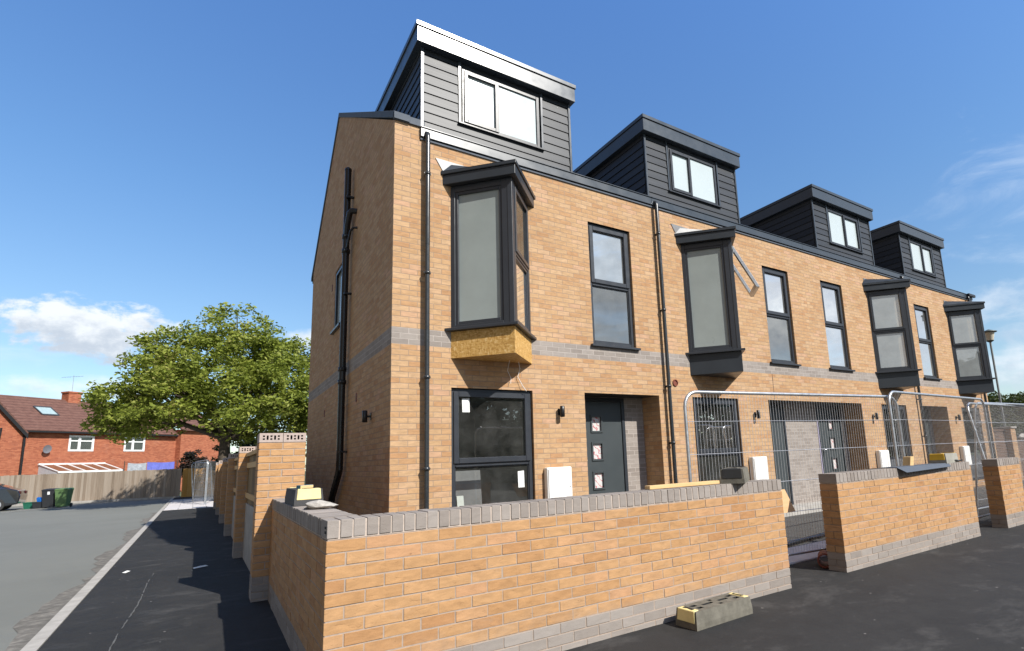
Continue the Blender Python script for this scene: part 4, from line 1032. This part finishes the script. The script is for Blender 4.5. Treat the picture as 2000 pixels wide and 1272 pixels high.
# conifer hedge far right: one clipped mass
t = thing('conifer_hedge', 'dark conifer hedge with yellowish tips beyond the far end of the terrace', 'hedge', (30, 5, 0))
cs = []; g = np.random.default_rng(5)
for i in range(330):
    x = g.uniform(-5.5, 16); zt = 3.0+.045*(x+5)+.18*math.sin(x*1.7)+.15*math.sin(x*4.1)
    q = g.random(); z = zt-(g.random()**1.6)*2.9 if q < .7 else zt
    cs.append((x, (x*.09)+g.uniform(-.5,.5), z))
leaf_mesh('foliage', cs, 60, .5, .10, M['leaf_hedge'], t, 6, flat=1.0)
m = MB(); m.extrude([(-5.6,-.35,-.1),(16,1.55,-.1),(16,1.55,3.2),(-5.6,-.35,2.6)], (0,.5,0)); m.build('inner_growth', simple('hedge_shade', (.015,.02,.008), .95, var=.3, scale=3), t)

# ------------------------------------------------------------------ right-hand background
def garden_wall(name, label, pts, h, mat, cap=None):
    (x0,y0),(x1,y1) = pts; L = math.hypot(x1-x0, y1-y0)
    t = thing(name, label, 'wall', (x0,y0,0), math.atan2(y1-y0, x1-x0)); m = MB(); m.box(0, L, -.11, .11, -.1, h); m.build('brickwork', mat, t)
    m = MB(); m.box(-.01, L+.01, -.135, .135, h+.002, h+.06); m.build('coping', cap or mat, t); return t
garden_wall('garden_wall', 'tall brown brick wall left of the pale pillar beyond the terrace', ((19.4,.6),(20.62,.35)), 1.66, M['brick_old'])
garden_wall('garden_wall', 'low brown brick wall right of the pale pillar beyond the terrace', ((21.05,.2),(26,-.2)), 1.30, M['brick_old'], simple('dark_coping', (.10,.07,.06), .9, var=.2))
t = thing('brick_pillar', 'pale sunlit brick pillar between the brown garden walls', 'pillar', (20.83, .28, 0))
m = MB(); m.box(-.21, .21, -.21, .21, -.1, 1.74); m.build('brickwork', M['brick'], t)
m = MB(); m.box(-.25, .25, -.25, .25, 1.742, 1.80); m.build('cap', M['concrete'], t, bevel=.01)
lump('rubble_heap', 'heap of pale rubble on the low wall right of the pillar', 'rubble', (21.8, .12, 1.362), (.55,.15,.12), M['stone'], 21)
t = thing('street_lamp', 'tall thin street lamp with flat hat beyond the terrace', 'street lamp', (22.75, .9, 0)); t.scale = (1.08, 1.08, 1.075)
m = MB(); m.tube([(0,0,-.05),(0,0,1.2)], .055, 10); m.tube([(0,0,1.2),(0,0,4.75)], .034, 10); m.build('pole', simple('grey_green_paint', (.22,.24,.24), .5, var=.1), t)
m = MB(); m.lathe([(.03,4.72),(.10,4.76),(.12,4.79)], (0,0,0), 16); m.lathe([(.10,5.07),(.24,5.08),(.25,5.10),(.10,5.16),(.03,5.19),(0,5.20)], (0,0,0), 16); m.build('lamp_hat', simple('weathered_copper_green', (.10,.115,.105), .5, var=.15), t)
m = MB(); m.lathe([(.11,4.79),(.17,5.07)], (0,0,0), 16); m.build('lamp_bowl', simple('cloudy_acrylic', (.58,.54,.44), .3, var=.05), t)

# ------------------------------------------------------------------ left background: fence, bins, old houses
FA, FB = Vector((-14.5, 39.9)), Vector((-3.35, 35.0))
d = (FB-FA); FL = d.length; frz = math.atan2(d.y, d.x)
t = thing('wooden_fence', 'long weathered closeboard fence across the end of the road', 'fence', (FA.x, FA.y, 0), frz)
m = MB(); k = int(FL/.135)
for i in range(k): m.box(i*.135, i*.135+.132, -.012-.012*(i % 2), .008, -.02, 1.74+rnd.uniform(-.015,.015))
m.build('boards', M['fence_wood'], t)
m = MB()
for i in range(int(FL/2.4)+1): m.box(i*2.4-.05, i*2.4+.05, .03, .13, -.05, 1.70)
m.box(0, FL, .010, .028, .35, .43); m.box(0, FL, .010, .028, 1.3, 1.38); m.build('posts_and_rails', M['fence_wood'], t)
t = thing('wooden_fence', 'newer orange timber fence behind the stacked mesh panels', 'fence', (-3.30, 34.97, 0), R(-14))
m = MB()
for i in range(22): m.box(i*.135, i*.135+.132, -.012-.012*(i % 2), .008, -.02, 1.72+rnd.uniform(-.02,.02))
m.build('boards', M['fence_gold'], t)
m = MB(); m.box(0, 2.97, .010, .03, .4, .48); m.box(0, 2.97, .01, .03, 1.35, 1.43); m.build('rails', M['fence_gold'], t)
m = MB(); m.obox((FA.x,FA.y,0), (d.x/FL,d.y/FL), (d.y/FL,-d.x/FL), 0, FL, .06, .22, -.1, .07); tag(m.build('fence_kerb', M['concrete']), 'pale kerb edging along the foot of the far fence', kind='structure')

def wheelie_bin(label, loc, rz, mat, lid, lab=False):
    t = thing('wheelie_bin', label, 'bin', loc, rz, 'wheeled bins by the far fence')
    m = MB()
    a, b = [(-.21,-.22),(.21,-.22),(.21,.24),(-.21,.24)], [(-.27,-.29),(.27,-.29),(.27,.31),(-.27,.31)]
    m.add([(p[0],p[1],.04) for p in a]+[(p[0],p[1],.90) for p in b], [(3,2,1,0),(4,5,6,7),(0,1,5,4),(1,2,6,5),(2,3,7,6),(3,0,4,7)])
    m.box(-.285,.285,-.305,.325,.87,.905); m.build('bin_body', mat, t, bevel=.02, seg=2)
    m = MB(); m.add([(-.29,-.32,.908),(.29,-.32,.908),(.29,.33,.908),(-.29,.33,.908),(-.25,-.27,.955),(.25,-.27,.955),(.25,.30,.985),(-.25,.30,.985)], [(3,2,1,0),(4,5,6,7),(0,1,5,4),(1,2,6,5),(2,3,7,6),(3,0,4,7)]); m.build('lid', lid, t, bevel=.015)
    for sx in (-.235, .235):
        m = MB(); m.tube([(sx-.025,.27,.10),(sx+.025,.27,.10)], .10, 14); m.build('wheel', M['rubber_dark'], t)
    m = MB(); m.tube([(-.2,.37,.90),(.2,.37,.90)], .016, 8); m.box(-.2,-.17,.31,.37,.885,.91); m.box(.17,.2,.31,.37,.885,.91); m.build('handle', mat, t)
    if lab: m = MB(); m.add([(-.03,-.286,.68),(.07,-.286,.68),(.07,-.295,.83),(-.03,-.295,.83)], [(0,1,2,3)]); m.build('bin_label', M['bin_label'], t)
    return t
wheelie_bin('charcoal wheeled bin with white label, left of the green one', (-8.72, 32.1, -.045), R(-12), M['dark_bin'], M['dark_bin'], True)
wheelie_bin('green wheeled bin by the far fence', (-8.16, 31.75, -.045), R(-14), M['green_bin'], M['green_bin'])
def recycling_box(label, loc, mat):
    t = thing('recycling_box', label, 'box', loc, R(-10), 'open recycling boxes by the bins')
    m = MB(); a, b = (.20,.15), (.25,.19)
    P0 = [(-a[0],-a[1],0),(a[0],-a[1],0),(a[0],a[1],0),(-a[0],a[1],0)]; P1 = [(-b[0],-b[1],.33),(b[0],-b[1],.33),(b[0],b[1],.33),(-b[0],b[1],.33)]; Q1 = [(x*.92,y*.9,.33) for x,y,_ in P1]; Q0 = [(x*.9,y*.9,.03) for x,y,_ in P0]
    m.add(P0+P1+Q1+Q0, [(3,2,1,0)]+[(k,(k+1)%4,4+(k+1)%4,4+k) for k in range(4)]+[(4+k,4+(k+1)%4,8+(k+1)%4,8+k) for k in range(4)]+[(8+k,8+(k+1)%4,12+(k+1)%4,12+k) for k in range(4)]+[(12,13,14,15)]); m.build('tub', mat, t)
    m = MB(); m.box(-.26,.26,-.20,-.18,.29,.335); m.box(-.26,.26,.18,.20,.29,.335); m.build('rim', mat, t); return t
recycling_box('green recycling box left of the bins', (-9.52, 32.55, -.045), M['teal_box'])
recycling_box('black recycling box under the blue bag', (-9.12, 32.25, -.045), M['dark_bin'])
lump('plastic_bag', 'crumpled bright blue bag on the black recycling box', 'bag', (-9.10, 32.2, .24), (.21,.17,.17), M['blue'], 33)

# parked car, only its tail in the frame
t = thing('parked_car', 'dark parked car at the left edge in front of the fence', 'car', (-11.85, 32.3, -.045), R(2))
prof = [(-2.0,.28),(-2.05,.62),(-1.85,.86),(-.95,.98),(-.35,1.36),(.9,1.40),(1.55,1.12),(1.98,.98),(2.08,.70),(2.02,.32),(1.6,.22),(-1.6,.22)]
m = MB(); n = len(prof); w = lambda z: .84 if z < 1.0 else .84-.42*(z-1.0)
m.add([(x,-w(z),z) for x,z in prof]+[(x,w(z),z) for x,z in prof], [tuple(range(n)), tuple(range(n,2*n))[::-1]]+[(i,(i+1)%n,(i+1)%n+n,i+n) for i in range(n)]); m.build('body', M['car'], t, bevel=.05, seg=3)
m = MB(); g_ = [(-.72,1.02),(-.30,1.30),(.86,1.33),(1.30,1.08)]
for sg in (-1, 1): m.add([(x, sg*(w(z)+.006), z) for x, z in g_], [(0,1,2,3)])
m.add([(1.02,-.6,1.375),(1.02,.6,1.375),(1.55,.66,1.155),(1.55,-.66,1.155)], [(0,1,2,3)]); m.build('car_glass', M['glass'], t)
for x in (-1.3, 1.25):
    for sg in (-1, 1):
        m = MB(); m.tube([(x,sg*.66,.31),(x,sg*.86,.31)], .31, 20); wl = m.build('wheel', M['rubber_dark'], t)
        m = MB(); m.tube([(x,sg*.855,.31),(x,sg*.867,.31)], .20, 16); m.build('rim', M['galv'], wl)
for sg in (-1, 1): m = MB(); m.box(1.93, 2.07, sg*.62-.14, sg*.62+.14, .78, .93); m.build('tail_light', M['red_lens'], t, bevel=.02)

# old red-brick house beyond the fence; local x along its facade, y into the house
hr = thing('brick_house', 'old red brick house with brown tiled roof behind the wooden fence', 'house', (-12.99, 46.36, 0), math.atan2(.665,.746))
m = MB()
m.wall(FP, -.0, 11.2, -.1, 5.0, [(2.81,4.53,3.46,4.66),(6.77,8.45,3.46,4.68)], depth=.1)
m.box(11.2, 15.2, -.55, 7.0, -.1, 5.4); m.box(.02, 11.18, .12, 8, -.1, 4.98)
# projecting gabled wing on the left
m.poly([(-6,-.35,-.1),(-.2,-.35,-.1),(-.2,-.35,4.75),(-3.1,-.35,8.0),(-6,-.35,4.75)]); m.quad((-.2,-.35,-.1),(-.2,.2,-.1),(-.2,.2,4.75),(-.2,-.35,4.75)); m.quad((-.2,0,-.1),(0,0,-.1),(0,0,4.9),(-.2,0,4.9))
m.build('brick_wall', M['brick_red'], hr)
m = MB()
m.extrude([(-.3,-.30,4.97),(-.3,4.0,7.80),(-.3,8.3,4.97),(-.3,8.3,4.85),(-.3,4.0,7.68),(-.3,-.30,4.85)], (11.7,0,0))
m.extrude([(-.05,-.55,4.62),(-3.1,-.55,8.05),(-6.15,-.55,4.62),(-6.15,-.55,4.74),(-3.1,-.55,8.20),(-.05,-.55,4.76)], (0,6,0))
m.extrude([(11.0,-.9,5.40),(11.0,3.2,7.6),(11.0,7.3,5.40),(11.0,7.3,5.28),(11.0,3.2,7.48),(11.0,-.9,5.28)], (4.6,0,0))
rf = m.build('roof', M['tile'], hr, uv=False)
m = MB(); m.box(4.75, 5.65, 3.6, 4.4, 7.2, 8.35); m.box(4.70, 5.70, 3.55, 4.45, 8.352, 8.47); m.build('chimney', M['brick_red'], rf)
m = MB(); m.tube([(5.2,4,8.4),(5.2,4,9.9)], .015, 5); m.tube([(4.4,4,9.6),(5.9,4,9.9)], .012, 5)
for q in range(7): m.tube([(4.5+q*.2,3.75,9.62+q*.04),(4.5+q*.2,4.25,9.62+q*.04)], .008, 4)
m.build('aerial', M['galv'], hr)
zr = lambda yy: 4.97+(7.80-4.97)*(yy+.3)/4.3
m = MB(); m.add([(1.95,1.65,zr(1.65)+.06),(2.95,1.65,zr(1.65)+.06),(2.95,2.55,zr(2.55)+.06),(1.95,2.55,zr(2.55)+.06)], [(0,1,2,3)])
rl = m.build('roof_light', simple('skylight_glass', (.35,.45,.45), .1, var=.1), hr)
m = MB()
for a in ((1.87,1.95,1.6,2.62),(2.95,3.03,1.6,2.62),(1.95,2.95,1.55,1.64),(1.95,2.95,2.56,2.65)): m.add([(a[0],a[2],zr(a[2])+.03),(a[1],a[2],zr(a[2])+.03),(a[1],a[3],zr(a[3])+.03),(a[0],a[3],zr(a[3])+.03),(a[0],a[2],zr(a[2])+.09),(a[1],a[2],zr(a[2])+.09),(a[1],a[3],zr(a[3])+.09),(a[0],a[3],zr(a[3])+.09)], [(4,5,6,7),(0,1,5,4),(1,2,6,5),(2,3,7,6),(3,0,4,7)])
m.build('frame', M['slate'], rl)
m = MB(); m.box(-.1, 11.0, -.42, -.30, 4.78, 4.90); m.box(-.22, -.1, -.46, -.34, .0, 4.75); m.build('gutter', M['gutter'], hr)
m = MB(); m.tube([(-1.9,-.42,0),(-1.9,-.42,3.6),(-1.55,-.42,4.1),(-1.5,-.42,5.0)], .06, 8); m.build('soil_pipe', M['gutter'], hr)
m = MB(); m.extrude([(-.05,-.58,4.60),(-3.1,-.58,8.03),(-3.1,-.58,7.72),(-.05,-.58,4.30)], (0,.04,0)); m.extrude([(-6.15,-.58,4.60),(-3.1,-.58,8.03),(-3.1,-.58,7.72),(-6.15,-.58,4.30)], (0,.04,0)); m.build('barge_board', M['black'], hr)
for s0, s1, z0, z1 in ((2.81,4.53,3.46,4.66),(6.77,8.45,3.46,4.68)):
    m = MB(); frame_rect(m, FP, s0, s1, z0, z1, .13, -.03, .07); c = s0+(s1-s0)*.42; m.box(c-.08, c+.08, -.025, .07, z0+.13, z1-.13); m.box(s0+.13, s1-.13, -.02, .07, z0+.74, z0+.83)
    w_ = m.build('window', M['roofgrey'], hr); pane(FP, s0+.1, s1-.1, z0+.1, z1-.1, .05, 'pane', M['glass'], w_, None)
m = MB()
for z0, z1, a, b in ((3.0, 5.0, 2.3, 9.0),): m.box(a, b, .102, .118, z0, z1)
m.build('dark_room_panel', M['black'], hr)  # black panel paints in the darkness of the rooms behind the panes
m = MB(); m.tube([(1.31,-.05,3.5),(1.31,-.28,3.55)], .02, 6)
nn = 16; m.add([(1.31,-.24,3.56)]+[(1.31+.3*math.cos(2*math.pi*k/nn)*.9,-.34-.05*math.sin(2*math.pi*k/nn),3.6+.3*math.sin(2*math.pi*k/nn)) for k in range(nn)], [(0,1+k,1+(k+1)%nn) for k in range(nn)], 0, True); m.build('satellite_dish', simple('grey_dish', (.16,.16,.18), .5), hr)
# lean-to with brown glazing and white bars against the old house
lt = thing('lean_to', 'white-framed lean-to with brown glazing against the old red house', 'lean-to', (-12.99, 46.36, 0), math.atan2(.665,.746))
m = MB(); m.poly([(1.1,-.02,-.05),(1.1,-2.0,-.05),(1.1,-2.0,1.9),(1.1,-.02,2.5)]); m.poly([(5.4,-.02,-.05),(5.4,-2.0,-.05),(5.4,-2.0,1.9),(5.4,-.02,2.5)]); m.quad((1.1,-2,-.05),(5.4,-2,-.05),(5.4,-2,1.9),(1.1,-2,1.9)); m.build('side_panel', simple('opal_sheet', (.50,.54,.58), .4, var=.1), lt)
m = MB(); m.add([(1.1,-2.05,1.90),(5.4,-2.05,1.90),(5.4,-.02,2.50),(1.1,-.02,2.50)], [(0,1,2,3)]); m.build('roof_glazing', simple('brown_polycarbonate', (.20,.085,.045), .85, spec=.1, var=.15), lt)
m = MB()
for i in range(6): x = 1.1+i*.86; m.extrude([(x-.03,-2.08,1.90),(x+.05,-2.08,1.90),(x+.05,-.02,2.51),(x-.05,-.02,2.51)], (0,0,.05))
m.box(1.05, 5.45, -2.12, -2.03, 1.84, 1.97); m.box(1.05, 5.45, -.10, -.0, 2.46, 2.58); m.build('glazing_bar', M['roofgrey'], lt)
for s0, s1, z0, z1, mt, lab in ((7.06,9.35,1.75,2.5,M['tarp_blue'],'blue sheet hanging on the washing line behind the fence'),(5.55,7.0,1.75,2.45,M['tarp_grey'],'grey sheet hanging left of the blue one behind the fence')):
    t = thing('hanging_sheet', lab, 'sheet', (-12.99, 46.36, 0), math.atan2(.665,.746), 'sheets on the washing line'); m = MB(); nseg = 14
    for i in range(nseg):
        a, b = s0+(s1-s0)*i/nseg, s0+(s1-s0)*(i+1)/nseg; ya, yb = -2.3+.07*math.sin(i*1.3), -2.3+.07*math.sin((i+1)*1.3); sg_ = .06*math.sin(math.pi*i/nseg)
        m.quad((a,ya,z0-1.2),(b,yb,z0-1.2),(b,-2.3,z1-sg_),(a,-2.3,z1-sg_))
    m.build('cloth', mt, t)
m = MB(); m.tube([(5.3,-2.3,0),(5.3,-2.3,2.6)], .03, 6); m.tube([(9.6,-2.3,0),(9.6,-2.3,2.6)], .03, 6); m.tube([(5.3,-2.3,2.52),(7.5,-2.3,2.47),(9.6,-2.3,2.52)], .008, 4)
t = m.build('washing_line', M['bark'], None); t.location = (-12.99, 46.36, 0); t.rotation_euler = (0,0,math.atan2(.665,.746)); tag(t, 'washing line on two posts behind the wooden fence', 'washing line')
